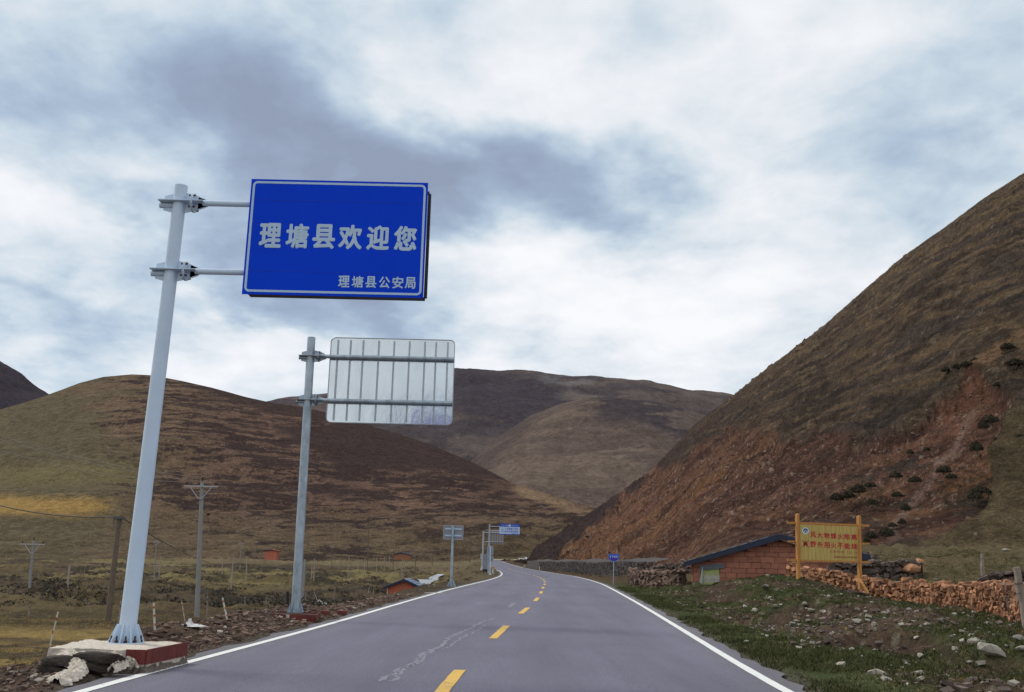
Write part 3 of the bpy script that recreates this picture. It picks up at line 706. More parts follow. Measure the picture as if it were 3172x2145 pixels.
streak([(1180, 2143), (1230, 2105), (1275, 2085), (1310, 2050), (1370, 2020), (1400, 1990), (1450, 1968), (1490, 1945), (1530, 1930)], .045, 4)
streak([(1215, 2143), (1250, 2100), (1300, 2078), (1335, 2042)], .04, 14)
streak([(1330, 2046), (1385, 2030), (1430, 1995), (1480, 1972), (1500, 1950)], .03, 6)
streak([(1575, 1893), (1585, 1884), (1596, 1878)], .09, 5)
streak([(950, 1978), (1200, 1979), (1420, 1980)], .012, 8)
random.seed(7)
# far stretch of the road crossing behind the hill's nose, with the pale verge beyond
mb = MB(); pts = []
for px, Y in ((1500, 452), (1545, 456), (1600, 462), (1660, 470), (1730, 480), (1800, 490)):
    a = P(px, 1734.5 + (px - 1586)*.0227*0, Y); pts.append(a)
for a, b in zip(pts[:-1], pts[1:]):
    mb.add([a + Vector((0, -5, -.15)), b + Vector((0, -5, -.15)), b + Vector((0, 4, .3)), a + Vector((0, 4, .3))], [(0, 1, 2, 3)])
    mb.add([a + Vector((0, -5, -.15)), b + Vector((0, -5, -.15)), b + Vector((0, -9, -2.6)), a + Vector((0, -9, -2.6))], [(0, 1, 2, 3)])
tag(mb.build('far_road', mat('pale_far_road', (.30, .27, .20), .9)), kind='structure')
#PART2
# ================================================================== OBJECTS
def annulus_bolts(): pass
def flange_base(t, m_pole, z0, r, h, R0, nf=8, bolts=True, m_bolt=None):
    """base plate, gussets and anchor bolts at local origin"""
    mb = MB(); mb.tube((0, 0, z0), (0, 0, z0 + .018), R0, R0, 28); mb.build('base_plate', m_pole, t)
    for i in range(nf):
        a = 2*math.pi*(i + .5)/nf; R = Matrix.Rotation(a, 3, 'Z')
        g = MB(); g.prism([(r*.9, .02), (R0*.96, .02), (R0*.96, h*.16), (r*1.25, h), (r*.9, h)], -.005, .005, lambda v, R=R: R @ v + Vector((0, 0, z0)))
        g.build('gusset', m_pole, t)
    if bolts:
        for i in range(nf):
            a = 2*math.pi*i/nf; c = Vector((math.cos(a)*R0*.82, math.sin(a)*R0*.82, z0))
            b = MB(); b.tube(c + Vector((0, 0, .018)), c + Vector((0, 0, .05)), .028, .028, 6); b.tube(c + Vector((0, 0, .05)), c + Vector((0, 0, .11)), .013, .013, 8)
            b.build('anchor_bolt', m_bolt or M_rust, t)
def bracket(t, c, m, k=1.0, arm_r=.05):
    """crossed plates that clamp a horizontal arm to the pole; c = local centre"""
    br = MB(); s = k; c = Vector(c)
    br.box(c + Vector((.06*s, 0, 0)), (.72*s, .30*s, .014)); o = br.build('bracket', m, t)
    # upright fin plate left and right of the pole
    f = MB()
    f.prism([(-.25*s, -.13*s), (-.10*s, -.17*s), (-.10*s, .15*s), (-.24*s, .11*s)], -.006, .006, lambda v: v + c); f.build('fin', m, o); f = MB()
    f.prism([(.10*s, -.17*s), (.28*s, -.13*s), (.44*s, -.07*s), (.44*s, .05*s), (.28*s, .13*s), (.10*s, .17*s)], -.006, .006, lambda v: v + c)
    f.build('fin', m, o)
    # clamp flanges round the arm, with bolts
    for dx in (-.010, .010):
        r = MB(); r.tube(c + Vector((.235*s + dx - .007, 0, 0)), c + Vector((.235*s + dx + .007, 0, 0)), .155*s, .155*s, 22); r.build('clamp_flange', m, o)
    for sx in (-1, 1):
        for sy in (-1, 1):
            b = MB(); q = c + Vector((.235*s, sy*.10*s, sx*.095*s)); b.tube(q - Vector((.05, 0, 0)), q + Vector((.05, 0, 0)), .016*s, .016*s, 6); b.build('bolt', M_rust, o)
    cap = MB(); cap.tube(c + Vector((-.31*s, 0, -.05*s)), c + Vector((-.1*s, 0, -.05*s)), .045*s, .045*s, 12); cap.build('stub', m, o)
    return o

# ---------------------------------------------------------------- 1. blue welcome sign on its white cantilever pole
Yp = 14.55
base = P(390, 1993, Yp); Z0 = base.z
t = thing('cantilever_sign', 'large blue sign with white Chinese lettering on a tall white cantilever pole', 'road sign', base)
top = P(562, 577, Yp) - base
pr0, pr1 = .122, .100
pb = MB(); pb.tube((0, 0, .01), top, pr0, pr1, 40, True); pole = pb.build('pole', M_polew, t, True)
flange_base(t, M_polew, .0, .118, .265, .255, 10)
def on_axis(py):
    f = (py - 1993)/(577 - 1993); return top*f
Ys = Yp - .05
# panel corners from the photo, upright plane
pl, prt = P(771, 745, Ys), P(1321, 750, Ys)
ztop, zbot = P(1050, 571, Ys).z, P(1035, 925, Ys).z
cx = (pl.x + prt.x)/2; Wd = prt.x - pl.x; Hd = ztop - zbot
for py in (622, 838):
    c = on_axis(py + 4); z = P(640 if py == 622 else 620, py + (9 if py == 622 else 4), Yp).z - Z0
    c = Vector((c.x, c.y, z)); bracket(t, c, M_polew, .98)
    a = MB(); a.tube(c + Vector((.38, -.01, 0)), Vector((prt.x - base.x - .05, c.y - .01, z)), .048, .048, 18); a.build('arm', M_polew, t, True)
    fs = MB(); fs.prism([(.30, -.10), (.46, -.045), (.46, .045), (.30, .10)], -.006, .006, lambda v, c=c: v + c + Vector((0, .0, 0))); fs.build('arm_fin', M_polew, t)
px0 = cx - base.x; pz0 = (ztop + zbot)/2 - Z0; py0 = Ys - Yp - .13
p = MB(); p.box((px0, py0, pz0), (Wd, .012, Hd)); panel = p.build('sign_panel', M_blue, t)
# rear channel frame of aluminium/steel (its dark lower and right edges show past the panel)
fr = MB()
fr.box((px0 + .035, py0 + .24, pz0 - Hd/2 + .05), (Wd - .06, .05, .05)); fr.box((px0 + .035, py0 + .24, pz0 + Hd/2 - .08), (Wd - .06, .05, .05))
for dx in (-Wd/2 + .07, Wd/2 + .0): fr.box((px0 + dx + .01, py0 + .24, pz0 - .015), (.05, .05, Hd - .16))
fr.box((px0 + .02, py0 + .13, pz0 - Hd/2 + .035), (Wd - .1, .2, .03))
fr.build('rear_frame', M_dark, t)
for k in range(6):
    r = MB(); r.box((px0 - Wd/2 + .25 + k*(Wd - .5)/5, py0 + .05, pz0), (.05, .07, Hd - .1)); r.build('rear_rib', M_alu, t)
yf = py0 - .009
# rounded pale border line
def rrect_ring(x0, x1, z0, z1, w, rad, y, th=.002):
    def loop(x0, x1, z0, z1, r):
        out = []
        for cx_, cz_, a0 in ((x1 - r, z1 - r, 0), (x0 + r, z1 - r, 90), (x0 + r, z0 + r, 180), (x1 - r, z0 + r, 270)):
            for i in range(7):
                a = math.radians(a0 + 15*i); out.append((cx_ + r*math.cos(a), cz_ + r*math.sin(a)))
        return out
    o = loop(x0, x1, z0, z1, rad); i_ = loop(x0 + w, x1 - w, z0 + w, z1 - w, max(rad - w, .004)); n = len(o)
    mb = MB(); mb.add([(a, y, b) for a, b in o] + [(a, y, b) for a, b in i_] + [(a, y + th, b) for a, b in o] + [(a, y + th, b) for a, b in i_],
        [(k, (k+1) % n, n + (k+1) % n, n + k) for k in range(n)] + [(2*n + k, 3*n + k, 3*n + (k+1) % n, 2*n + (k+1) % n) for k in range(n)]
        + [(k, 2*n + k, 2*n + (k+1) % n, (k+1) % n) for k in range(n)])
    return mb
x0, x1, z0_, z1_ = px0 - Wd/2, px0 + Wd/2, pz0 - Hd/2, pz0 + Hd/2
rrect_ring(x0 + .03, x1 - .03, z0_ + .04, z1_ - .035, .035, .075, yf).build('border', M_border, panel)
fx = lambda f: x0 + Wd*f
fz = lambda f: z1_ - Hd*f
_cells = [(.070, .193), (.219, .346), (.367, .494), (.513, .645), (.670, .797), (.822, .950)]
for ch, (a, b) in zip('理塘县欢迎您', _cells):
    text(ch, M_lett, panel, 'lettering', fx(a), fx(b), fz(.600), fz(.385), yf - .003, .030)
_c2 = [(.527, .590), (.602, .666), (.677, .738), (.752, .813), (.825, .888), (.896, .955)]
for ch, (a, b) in zip('理塘县公安局', _c2):
    text(ch, M_lett, panel, 'lettering', fx(a), fx(b), fz(.925), fz(.825), yf - .003, .022)
# seam lines between the sheets of the panel
for f in (.185, .80):
    s_ = MB(); s_.box((px0, yf + .0015, fz(f)), (Wd - .14, .002, .004)); s_.build('panel_seam', mat('seam_blue', (.001, .030, .45), .5), panel)

# ---------------------------------------------------------------- concrete pad of the near sign
zt = Z0
A = [P(151, 2019, 13.62), P(452, 2021, 13.62), P(579, 1997, 14.95), P(262, 1996, 15.05)]
A = [Vector((v.x, v.y, zt)) for v in A]
c0 = sum(A, Vector())/4
pad = thing('concrete_pad', 'rough concrete pad with dark red formwork sides carrying the tall white sign pole', 'concrete base', (c0.x, c0.y, zt - .3))
def slab(A, z0, z1, jag=.012, n=14):
    mb = MB(); ring = []
    for i in range(4):
        a, b = A[i], A[(i+1) % 4]
        for k in range(n):
            q = a.lerp(b, k/n); ring.append(q + Vector((random.uniform(-jag, jag), random.uniform(-jag, jag), 0)))
    m_ = len(ring); cen = sum(ring, Vector())/m_
    inner = [cen.lerp(q, .62) for q in ring]
    vs = [Vector((q.x, q.y, z1 + random.uniform(-.012, .008))) for q in ring] + [Vector((q.x, q.y, z1 + random.uniform(0, .012))) for q in inner] + [Vector((cen.x, cen.y, z1 + .01))] + [Vector((q.x, q.y, z0)) for q in ring]
    fs = [(i, (i+1) % m_, m_ + (i+1) % m_, m_ + i) for i in range(m_)] + [(m_ + i, m_ + (i+1) % m_, 2*m_) for i in range(m_)] + [(i, 2*m_ + 1 + i, 2*m_ + 1 + (i+1) % m_, (i+1) % m_) for i in range(m_)]
    mb.add([v - Vector((c0.x, c0.y, zt - .3)) for v in vs], fs); return mb
slab(A, zt - .36, zt - .004).build('slab', M_conc, pad)
# formwork on the road-facing side: panels butted end to end
def panel_run(parent, org, a, b, cuts, h0, h1, m, name='formwork_panel', th=.02):
    for f0, f1 in zip(cuts[:-1], cuts[1:]):
        q0, q1 = a.lerp(b, f0 + .004), a.lerp(b, f1 - .004); d = (q1 - q0); d.z = 0; nrm = Vector((d.y, -d.x, 0)).normalized()*th
        vs = [q0, q1, q1 + nrm, q0 + nrm]; mb = MB()
        pts_ = [Vector((v.x, v.y, h0)) for v in vs] + [Vector((v.x, v.y, h1)) for v in vs]
        mb.add([v - org for v in pts_], [(0, 1, 2, 3), (7, 6, 5, 4), (0, 4, 5, 1), (1, 5, 6, 2), (2, 6, 7, 3), (3, 7, 4, 0)])
        mb.build(name, m, parent)
og = Vector((c0.x, c0.y, zt - .3))
panel_run(pad, og, A[1], A[2], [0, .12, .58, .72, 1.0], zt - .19, zt + .004, M_redp)
q = A[0].lerp(A[1], .80); panel_run(pad, og, q, A[1], [0, .5, 1], zt - .19, zt + .002, M_redp)
def soil_fillet():
    pth = [A[0].lerp(A[1], f) for f in np.linspace(.62, 1, 14)] + [A[1].lerp(A[2], f) for f in np.linspace(.05, 1.03, 26)]
    dirs = [(A[1] - A[0]).normalized()]*14 + [(A[2] - A[1]).normalized()]*26; rows = []
    for i, (p, d) in enumerate(zip(pth, dirs)):
        if 11 <= i <= 16: d = ((A[1] - A[0]).normalized()*(16 - i)/5 + (A[2] - A[1]).normalized()*(i - 11)/5).normalized()
        nrm = Vector((d.y, -d.x, 0)); wd = .15*(1 - .30*max(0, (i - 16)/24)) + random.uniform(-.04, .04); row = []
        for k in range(7):
            f = k/6; row.append(p + nrm*(-.06 + wd*f) + Vector((random.uniform(-.01, .01), random.uniform(-.01, .01), -(zt) + (zt - .13)*(1 - f)**1.3 - .035*f + random.uniform(-.012, .018)*(1 if k < 6 else 0))))
        rows.append(row)
    mb = MB()
    for i in range(len(rows) - 1):
        for k in range(6): mb.add([rows[i][k], rows[i][k+1], rows[i+1][k+1], rows[i+1][k]], [(0, 1, 2, 3)])
    o = mb.build('soil_bank', mat('brown_dusty_soil', (.085, .062, .048), .95, 0, .3, 25, .9, col2=(.19, .155, .13))); tag(o, 'dusty soil banked against the road side of the concrete pad', kind='stuff')
soil_fillet()
# slurry that ran over the near side
def slurry(pts, w, name, label=None):
    mb = MB(); pp = []; ww_ = []
    for (a, b), (wa, wb) in zip(zip(pts[:-1], pts[1:]), zip(w[:-1], w[1:])):
        for k in range(9): pp.append(a.lerp(b, k/9)); ww_.append(wa + (wb - wa)*k/9)
    pp.append(pts[-1]); ww_.append(w[-1]*.6); rows = []; nk = 15
    for i, (p, ww) in enumerate(zip(pp, ww_)):
        wl_ = ww*random.uniform(.7, 1.15); wr_ = ww*random.uniform(.7, 1.15); row = []
        for k in range(nk):
            f = k/(nk - 1)*2 - 1; e = 1 - abs(f)**2.5
            row.append(p + Vector((f*(wl_ if f < 0 else wr_) + random.uniform(-.012, .012), random.uniform(-.015, .015), -.05 + e*(.08 + random.uniform(-.018, .03)))))
        rows.append(row)
    for i in range(len(rows) - 1):
        for k in range(nk - 1): mb.add([rows[i][k], rows[i][k+1], rows[i+1][k+1], rows[i+1][k]], [(0, 1, 2, 3)])
    return mb
for pts_, w_ in (([P(215, 2022, 13.5), P(235, 2040, 13.3), P(250, 2066, 13.0), P(205, 2092, 12.7), P(170, 2113, 12.4)], [.30, .16, .12, .20, .16]),
                 ([P(350, 2028, 13.5), P(375, 2052, 13.3), P(345, 2072, 13.1)], [.13, .12, .06]),
                 ([P(395, 2044, 13.55), P(420, 2058, 13.5)], [.09, .05])):
    mb = slurry(pts_, w_, 'slurry')
    mb.v = [tuple(Vector(v) - og) for v in mb.v]; mb.build('slurry', M_conc, pad, True)

# ---------------------------------------------------------------- stones
def ico(sub=1):
    import bmesh
    bm = bmesh.new(); bmesh.ops.create_icosphere(bm, subdivisions=sub, radius=.5); v = [x.co.copy() for x in bm.verts]; f = [tuple(x.index for x in fa.verts) for fa in bm.faces]; bm.free(); return v, f
ICO1, ICO2 = ico(1), ico(2)
def rock_verts(src, seed, jag=.22, boxy=.5):
    r = random.Random(seed); v, f = src; out = []
    cuts = [Vector((r.uniform(-1, 1), r.uniform(-1, 1), r.uniform(-1, 1))).normalized() for _ in range(5)]
    for p in v:
        q = p.copy(); m = max(abs(q.x), abs(q.y), abs(q.z)); q = q.lerp(q*(.5/m)*.92, boxy)
        for c in cuts:
            d = q.dot(c) - .30
            if d > 0: q -= c*d*.8
        q *= 1 + r.uniform(-jag, jag)*.5; out.append(q)
    return out, f
def block_verts(seed):
    r = random.Random(seed); v = []
    for z in (-.5, .5):
        for y in (-.5, .5):
            for x in (-.5, .5): v.append(Vector((x*(1 + r.uniform(-.28, .12)), y*(1 + r.uniform(-.28, .12)), z*(1 + r.uniform(-.32, .12)))))
    return v, [(0, 2, 3, 1), (4, 5, 7, 6), (0, 1, 5, 4), (2, 6, 7, 3), (0, 4, 6, 2), (1, 3, 7, 5)]
STONE_MESH = {}
def stone_mesh(m, k):
    key = (m.name, k)
    if key not in STONE_MESH:
        v, f = rock_verts(ICO1 if k < 8 else ICO2, 100 + k, .16, .95 if k < 8 else .6) if (k >= 8 or k % 3 == 0) else block_verts(500 + k); me = bpy.data.meshes.new('stone'); me.from_pydata([tuple(a) for a in v], [], f); me.materials.append(m); STONE_MESH[key] = me
    return STONE_MESH[key]
def put_stone(name, m, k, loc, size, rot, parent=None):
    o = bpy.data.objects.new(name, stone_mesh(m, k)); COL.objects.link(o); o.location = loc; o.scale = size; o.rotation_euler = rot
    if parent: o.parent = parent
    return o
class StoneHeap:
    """many stones joined in one mesh"""
    def __init__(s): s.V = []; s.F = []; s.n = 0; s.base = [([Vector(p) for p in b_[0]], b_[1]) for b_ in [rock_verts(ICO1, 300 + i, .18, .9) for i in range(3)] + [block_verts(700 + i) for i in range(7)]]; s.rs = np.random.RandomState(5)
    def add(s, loc, size, rz=None, tilt=.4):
        v, f = s.base[s.rs.randint(10)]; a = np.array([tuple(p) for p in v])*np.array(size)
        from mathutils import Euler
        e = Euler((s.rs.uniform(-tilt, tilt), s.rs.uniform(-tilt, tilt), s.rs.uniform(0, 6.28) if rz is None else rz)).to_matrix()
        a = a @ np.array(e).T + np.array(loc); s.V.append(a); s.F.extend([tuple(i + s.n for i in q) for q in f]); s.n += len(a)
    def build(s, name, m, parent=None):
        me = bpy.data.meshes.new(name); me.from_pydata(np.concatenate(s.V).tolist(), [], [tuple(q) for q in s.F]); me.materials.append(m)
        o = bpy.data.objects.new(name, me); COL.objects.link(o); o['kind'] = 'stuff'
        if parent: o.parent = parent
        return o

# dark mud bags stacked under the pad
for px, py, w, h, lab in ((188, 2050, .27, .13, 'dark mud-filled bag wedged under the left corner of the concrete pad'),
                     (167, 2074, .25, .12, 'dark mud-filled bag lowest on the left below the concrete pad'),
                     (308, 2039, .40, .13, 'large dark mud-filled bag directly under the front edge of the concrete pad'),
                     (284, 2069, .32, .13, 'dark mud-filled bag under the largest bag, below the concrete pad')):
    q = P(px, py, 13.25 if h else 13); v, f = rock_verts(ico(4), int(px), .10, .35)
    mb = MB(); mb.add([(a.x*w*2.0/1.0*.9, a.y*.34, a.z*h*1.25) for a in v], f)
    o = mb.build('mud_bag', M_mudbag, None, True, q); tag(o, lab, 'sandbag', 'dark bags under the concrete pad')

# ---------------------------------------------------------------- 2. galvanised sign seen from behind
Yq = 26.0
b2 = P(915, 1897, Yq); t2 = thing('cantilever_sign', 'galvanised cantilever sign seen from behind, ribbed bare aluminium back with two crossbars', 'road sign', b2)
top2 = P(965, 1046, Yq) - b2
mb = MB(); mb.tube((0, 0, 0), top2, .120, .108, 36); mb.build('pole', M_galv, t2, True)
flange_base(t2, M_galv, 0, .117, .23, .215, 8, True, M_galv)
xl2, xr2 = P(1016, 1180, Yq).x - b2.x, P(1404, 1180, Yq).x - b2.x
zt2, zb2 = P(1215, 1048, Yq).z - b2.z, P(1208, 1312, Yq).z - b2.z
yb = .10
poly = []
r_ = .13
for cx_, cz_, a0 in ((xr2 - r_, zt2 - r_, 0), (xl2 + r_, zt2 - r_, 90), (xl2 + r_, zb2 + r_, 180), (xr2 - r_, zb2 + r_, 270)):
    for i in range(6): a = math.radians(a0 + 18*i); poly.append((cx_ + r_*math.cos(a), cz_ + r_*math.sin(a)))
mb = MB(); mb.prism(poly, yb, yb + .004); pn = mb.build('sign_panel', M_alu, t2)
# folded rim
n = len(poly); cxx, czz = (xl2 + xr2)/2, (zt2 + zb2)/2
mb = MB()
for i in range(n):
    a, b = poly[i], poly[(i+1) % n]
    mb.tube((a[0], yb - .01, a[1]), (b[0], yb - .01, b[1]), .013, .013, 6, False)
mb.build('rim', M_rib, pn)
for f in (.058, .160, .262, .388, .512, .636, .760, .850, .945):
    x = xl2 + (xr2 - xl2)*f; r = MB(); r.box((x, yb - .02, (zt2 + zb2)/2), (.042, .032, (zt2 - zb2) - .13)); r.build('rib', M_rib, pn)
for py, pr in ((1102, 1112), (1238, 1243)):
    f = (py - 1897)/(1046 - 1897); c = top2*f; z = P(1000, py + 3, Yq).z - b2.z; c = Vector((c.x, 0, z))
    bracket(t2, c, M_galv, 1.0)
    a = MB(); a.tube(c + Vector((-.0, 0, 0)) + Vector((.1, -.02, 0)), Vector((xr2 - .01, -.02, z)), .055, .055, 16); a.build('crossbar', M_galv, t2, True)
    for fk in (.058, .262, .512, .760, .945):
        x = xl2 + (xr2 - xl2)*fk; h = MB(); h.box((x, .045, z), (.04, .09, .09)); h.build('clamp', M_rib, t2)
# its low red base box
fb = thing('sign_foundation', 'low foundation box of dark red boards under the galvanised pole', 'foundation', (b2.x, b2.y, b2.z - .3))
of = Vector((b2.x, b2.y, b2.z - .3))
q0, q1, q2_, q3 = P(812, 1922, 25.3), P(975, 1926, 25.2), P(990, 1908, 26.6), P(815, 1905, 26.8)
for a_, b_, cuts in ((q0, q1, [0, .45, .52, 1]), (q1, q2_, [0, 1]), (q3, q0, [0, 1]), (q2_, q3, [0, .5, 1])):
    for f0, f1 in zip(cuts[:-1], cuts[1:]):
        panel_run(fb, of, a_, b_, [f0, f1], b2.z - .42, b2.z + random.uniform(-.03, .0), M_redp if not (f0 == .45) else M_conc, 'board')
mb = MB(); V_ = [Vector((v.x, v.y, 0)) for v in (q0, q1, q2_, q3)]
mb.add([v + Vector((0, 0, b2.z - .06)) - of for v in V_] + [v + Vector((0, 0, b2.z - .5)) - of for v in V_], [(0, 1, 2, 3), (0, 4, 5, 1), (1, 5, 6, 2), (2, 6, 7, 3), (3, 7, 4, 0)])
mb.build('soil_fill', M_soil, fb)
for px, w, lab in ((1004, .30, 'loose dark red board lying right of the galvanised pole base'), (1058, .28, 'second loose board lying on the rubble nearest the white edge line')):
    q = hit_ground(px, 1905); mb = MB(); mb.box((0, 0, .05), (w, .22, .11), Matrix.Rotation(.15, 3, 'Z')); tag(mb.build('loose_board', M_redp, None, False, q), lab, 'board')

# ---------------------------------------------------------------- small signs further on
Y3 = 60.0
b3 = P(1398, 1818, Y3); t3 = thing('road_sign', 'small rectangular sign seen from behind on one grey post with a finned foot', 'road sign', b3)
tp = P(1403, 1628, Y3) - b3
mb = MB(); mb.tube((0, 0, 0), tp, .085, .075, 18); mb.build('post', M_galv, t3, True)
for i in range(6):
    R = Matrix.Rotation(i*math.pi/3 + .3, 3, 'Z'); g = MB(); g.prism([(.05, 0), (.27, 0), (.27, .05), (.09, .42), (.05, .42)], -.008, .008, lambda v, R=R: R @ v); g.build('gusset', M_galv, t3)
xa, xb = P(1373, 1650, Y3).x - b3.x, P(1435, 1650, Y3).x - b3.x; za, zb = P(1404, 1628, Y3).z - b3.z, P(1404, 1672, Y3).z - b3.z
mb = MB(); mb.box(((xa+xb)/2, .10, (za+zb)/2), (xb - xa, .01, za - zb)); pn3 = mb.build('sign_panel', mat('grey_sign_back', (.25, .26, .29), .6, .2, .1, 4), t3)
rrect_ring(xa, xb, zb, za, .03, .06, .085, .01).build('rim', M_ironarm, pn3)
for f in (.25, .72):
    mb = MB(); mb.box(((xa+xb)/2, .07, za + (zb - za)*f), ((xb - xa)*.84, .03, .085)); mb.build('crossbar', M_lett, t3)

Y4 = 118.0
b4 = P(1513, 1776, Y4); t4 = thing('cantilever_sign', 'small blue and white cantilever sign on a grey pole where the road bends', 'road sign', b4)
mb = MB(); mb.tube((0, 0, -.4), P(1517, 1625, Y4) - b4, .125, .10, 16); mb.build('pole', M_galv, t4, True)
for py in (1631, 1644):
    a = P(1517, py, Y4) - b4; b = P(1552, py + 1, Y4) - b4; mb = MB(); mb.tube(a, b, .05, .05, 8); mb.build('arm', M_ironarm, t4)
xa, xb = P(1547, 1640, Y4).x - b4.x, P(1610, 1640, Y4).x - b4.x; za, zb = P(1578, 1624, Y4).z - b4.z, P(1578, 1657, Y4).z - b4.z
W4, H4 = xb - xa, za - zb; R4 = None
M_signw = mat('white_blue_sheet', (.50, .60, .76), .5); M_bl2 = mat('bright_blue_sheet', (.01, .075, .50), .5)
mb = MB(); mb.box(((xa+xb)/2, -.12, (za+zb)/2), (W4, .05, H4)); pn4 = mb.build('sign_panel', M_signw, t4)
mb = MB(); mb.box(((xa+xb)/2, -.152, za - H4*.13), (W4, .008, H4*.26)); mb.box(((xa+xb)/2, -.152, zb + H4*.03), (W4, .008, H4*.06)); mb.build('blue_band', M_bl2, pn4)
Fx = lambda f: xa + W4*f
Fz = lambda f: za - H4*f
text('十次肇事九次快', M_bl2, pn4, 'lettering', Fx(.27), Fx(.92), Fz(.55), Fz(.36), -.155, .012)
text('生命可贵当自重', M_bl2, pn4, 'lettering', Fx(.25), Fx(.92), Fz(.80), Fz(.61), -.155, .012)
text('理塘县公安局', M_bl2, pn4, 'lettering', Fx(.62), Fx(.92), Fz(.93), Fz(.86), -.155, .008)
text('公 安 交 警', M_signw, pn4, 'lettering', Fx(.08), Fx(.44), Fz(.20), Fz(.08), -.162, .008)
text('TRAFFIC POLICE', M_signw, pn4, 'lettering', Fx(.58), Fx(.90), Fz(.18), Fz(.09), -.162, .0)
mb = MB(); mb.tube((Fx(.50), -.162, Fz(.14)), (Fx(.50), -.168, Fz(.14)), .14, .14, 14); mb.build('emblem', M_signw, pn4)
rrect_ring(Fx(.09), Fx(.20), Fz(.76), Fz(.44), .06, .16, -.156).build('mascot_ring', mat('pale_cyan_print', (.10, .42, .55), .5), pn4)

Y5 = 133.0
b5 = P(1494, 1766, Y5); t5 = thing('cantilever_sign', 'white pole whose two thin arms hold a grey slatted sign back at the bend', 'road sign', b5)
mb = MB(); mb.tube((0, 0, -.5), P(1498, 1646, Y5) - b5, .14, .12, 14); mb.build('pole', M_ironarm, t5, True)
mb = MB(); mb.tube((0, 0, 0), (0, 0, .5), .28, .15, 10); mb.build('foot', M_ironarm, t5)
for py in (1650, 1679):
    a = P(1498, py, Y5) - b5; b = P(1558, py + .5, Y5) - b5; mb = MB(); mb.tube(a, b, .06, .06, 8); mb.build('arm', M_ironarm, t5)
xa, xb = P(1516, 1650, Y5).x - b5.x, P(1560, 1650, Y5).x - b5.x; za, zb = P(1540, 1642, Y5).z - b5.z, P(1540, 1686, Y5).z - b5.z
for i in range(11):
    x = xa + (xb - xa)*(i + .5)/11; mb = MB(); mb.box((x, .14, (za+zb)/2), ((xb - xa)/11*.82, .05, za - zb)); mb.build('slat', mat('slat_grey_a', (.22, .20, .19), .7) if i % 2 else mat('slat_grey_b', (.30, .28, .27), .7), t5)
mb = MB(); mb.box(((xa+xb)/2, .19, (za+zb)/2), (xb - xa, .04, za - zb)); mb.build('sign_panel', M_rib, t5)

Y6 = 112.0
b6 = P(1518, 1781, Y6); t6 = thing('road_sign', 'tall narrow grey sign boards seen from behind on a thin white post at the bend', 'road sign', b6)
mb = MB(); mb.tube((0, 0, 0), P(1519, 1691, Y6) - b6, .065, .06, 12); mb.build('post', M_polew, t6, True)
mb = MB(); mb.tube((0, 0, -.1), (0, 0, .10), .16, .12, 12); mb.build('foot', M_polew, t6)
for (l, r, a_, b_) in ((1508.5, 1527.5, 1692, 1722), (1510, 1528, 1724, 1741)):
    p0, p1 = P(l, a_, Y6) - b6, P(r, b_, Y6) - b6; mb = MB(); mb.box(((p0.x+p1.x)/2, .12, (p0.z+p1.z)/2), (p1.x - p0.x, .02, p0.z - p1.z)); pp = mb.build('sign_board', mat('grey_blue_back', (.27, .32, .37), .5, .3, .12, 3), t6)
    rrect_ring(p0.x, p1.x, p1.z, p0.z, .03, .06, .10, .01).build('rim', M_ironarm, pp)
    for f in (.2, .8):
        mb = MB(); mb.box(((p0.x+p1.x)/2, .085, p0.z + (p1.z - p0.z)*f), ((p1.x - p0.x)*.9, .03, .06)); mb.build('crossbar', M_ironarm, t6)
Y7 = 124.0
b7 = P(1503, 1770, Y7); t7 = thing('equipment_cabinet', 'grey twin-door roadside cabinet standing between the poles at the bend', 'cabinet', b7)
p0, p1 = P(1496.5, 1716, Y7) - b7, P(1511, 1764, Y7) - b7
for k in range(2):
    w = (p1.x - p0.x)/2; mb = MB(); mb.box((p0.x + w*(k + .5), 0, (p0.z + p1.z)/2), (w*.96, .4, p0.z - p1.z)); mb.build('cabinet_door', mat('cabinet_grey', (.24, .26, .31), .6), t7)
mb = MB(); mb.box(((p0.x+p1.x)/2, .05, p1.z - .2), (p1.x - p0.x, .5, .4)); mb.build('plinth', M_dark, t7)
mb = MB(); mb.tube((.15, .1, p0.z), (.15, .1, p0.z + .8), .05, .05, 8); mb.box((.15, -.05, p0.z + .9), (.16, .3, .25)); mb.build('camera_head', M_dark, t7)
b8 = P(1492, 1750, 136); t8 = thing('road_sign', 'small grey board mounted low on the left of the white pole at the bend', 'road sign', b8)
p0, p1 = P(1488, 1716, 136) - b8, P(1497, 1732, 136) - b8
mb = MB(); mb.box(((p0.x+p1.x)/2, 0, (p0.z+p1.z)/2), (p1.x - p0.x, .05, p0.z - p1.z)); mb.build('sign_board', M_ironarm, t8)
mb = MB(); mb.tube(((p0.x+p1.x)/2, .06, -1.0), ((p0.x+p1.x)/2, .06, p0.z), .05, .05, 8); mb.build('post', M_galv, t8)
b9 = P(1526.5, 1778, 113.5); t9 = thing('bollard', 'short white bollard with amber and black bands beside the thin white post', 'bollard', b9)
h9 = (P(1526, 1754, 113.5) - b9).z
mb = MB(); mb.tube((0, 0, 0), (0, 0, h9*.62), .085, .085, 12); mb.build('post', M_stick_w, t9)
mb = MB(); mb.tube((0, 0, h9*.62), (0, 0, h9*.8), .12, .12, 12); mb.build('band', M_plate_y, t9)
mb = MB(); mb.tube((0, 0, h9*.8), (0, 0, h9*.86), .12, .12, 12); mb.build('black_band', M_black, t9)
mb = MB(); mb.tube((0, 0, h9*.86), (0, 0, h9), .12, .07, 12); mb.build('cap', M_plate_y, t9)

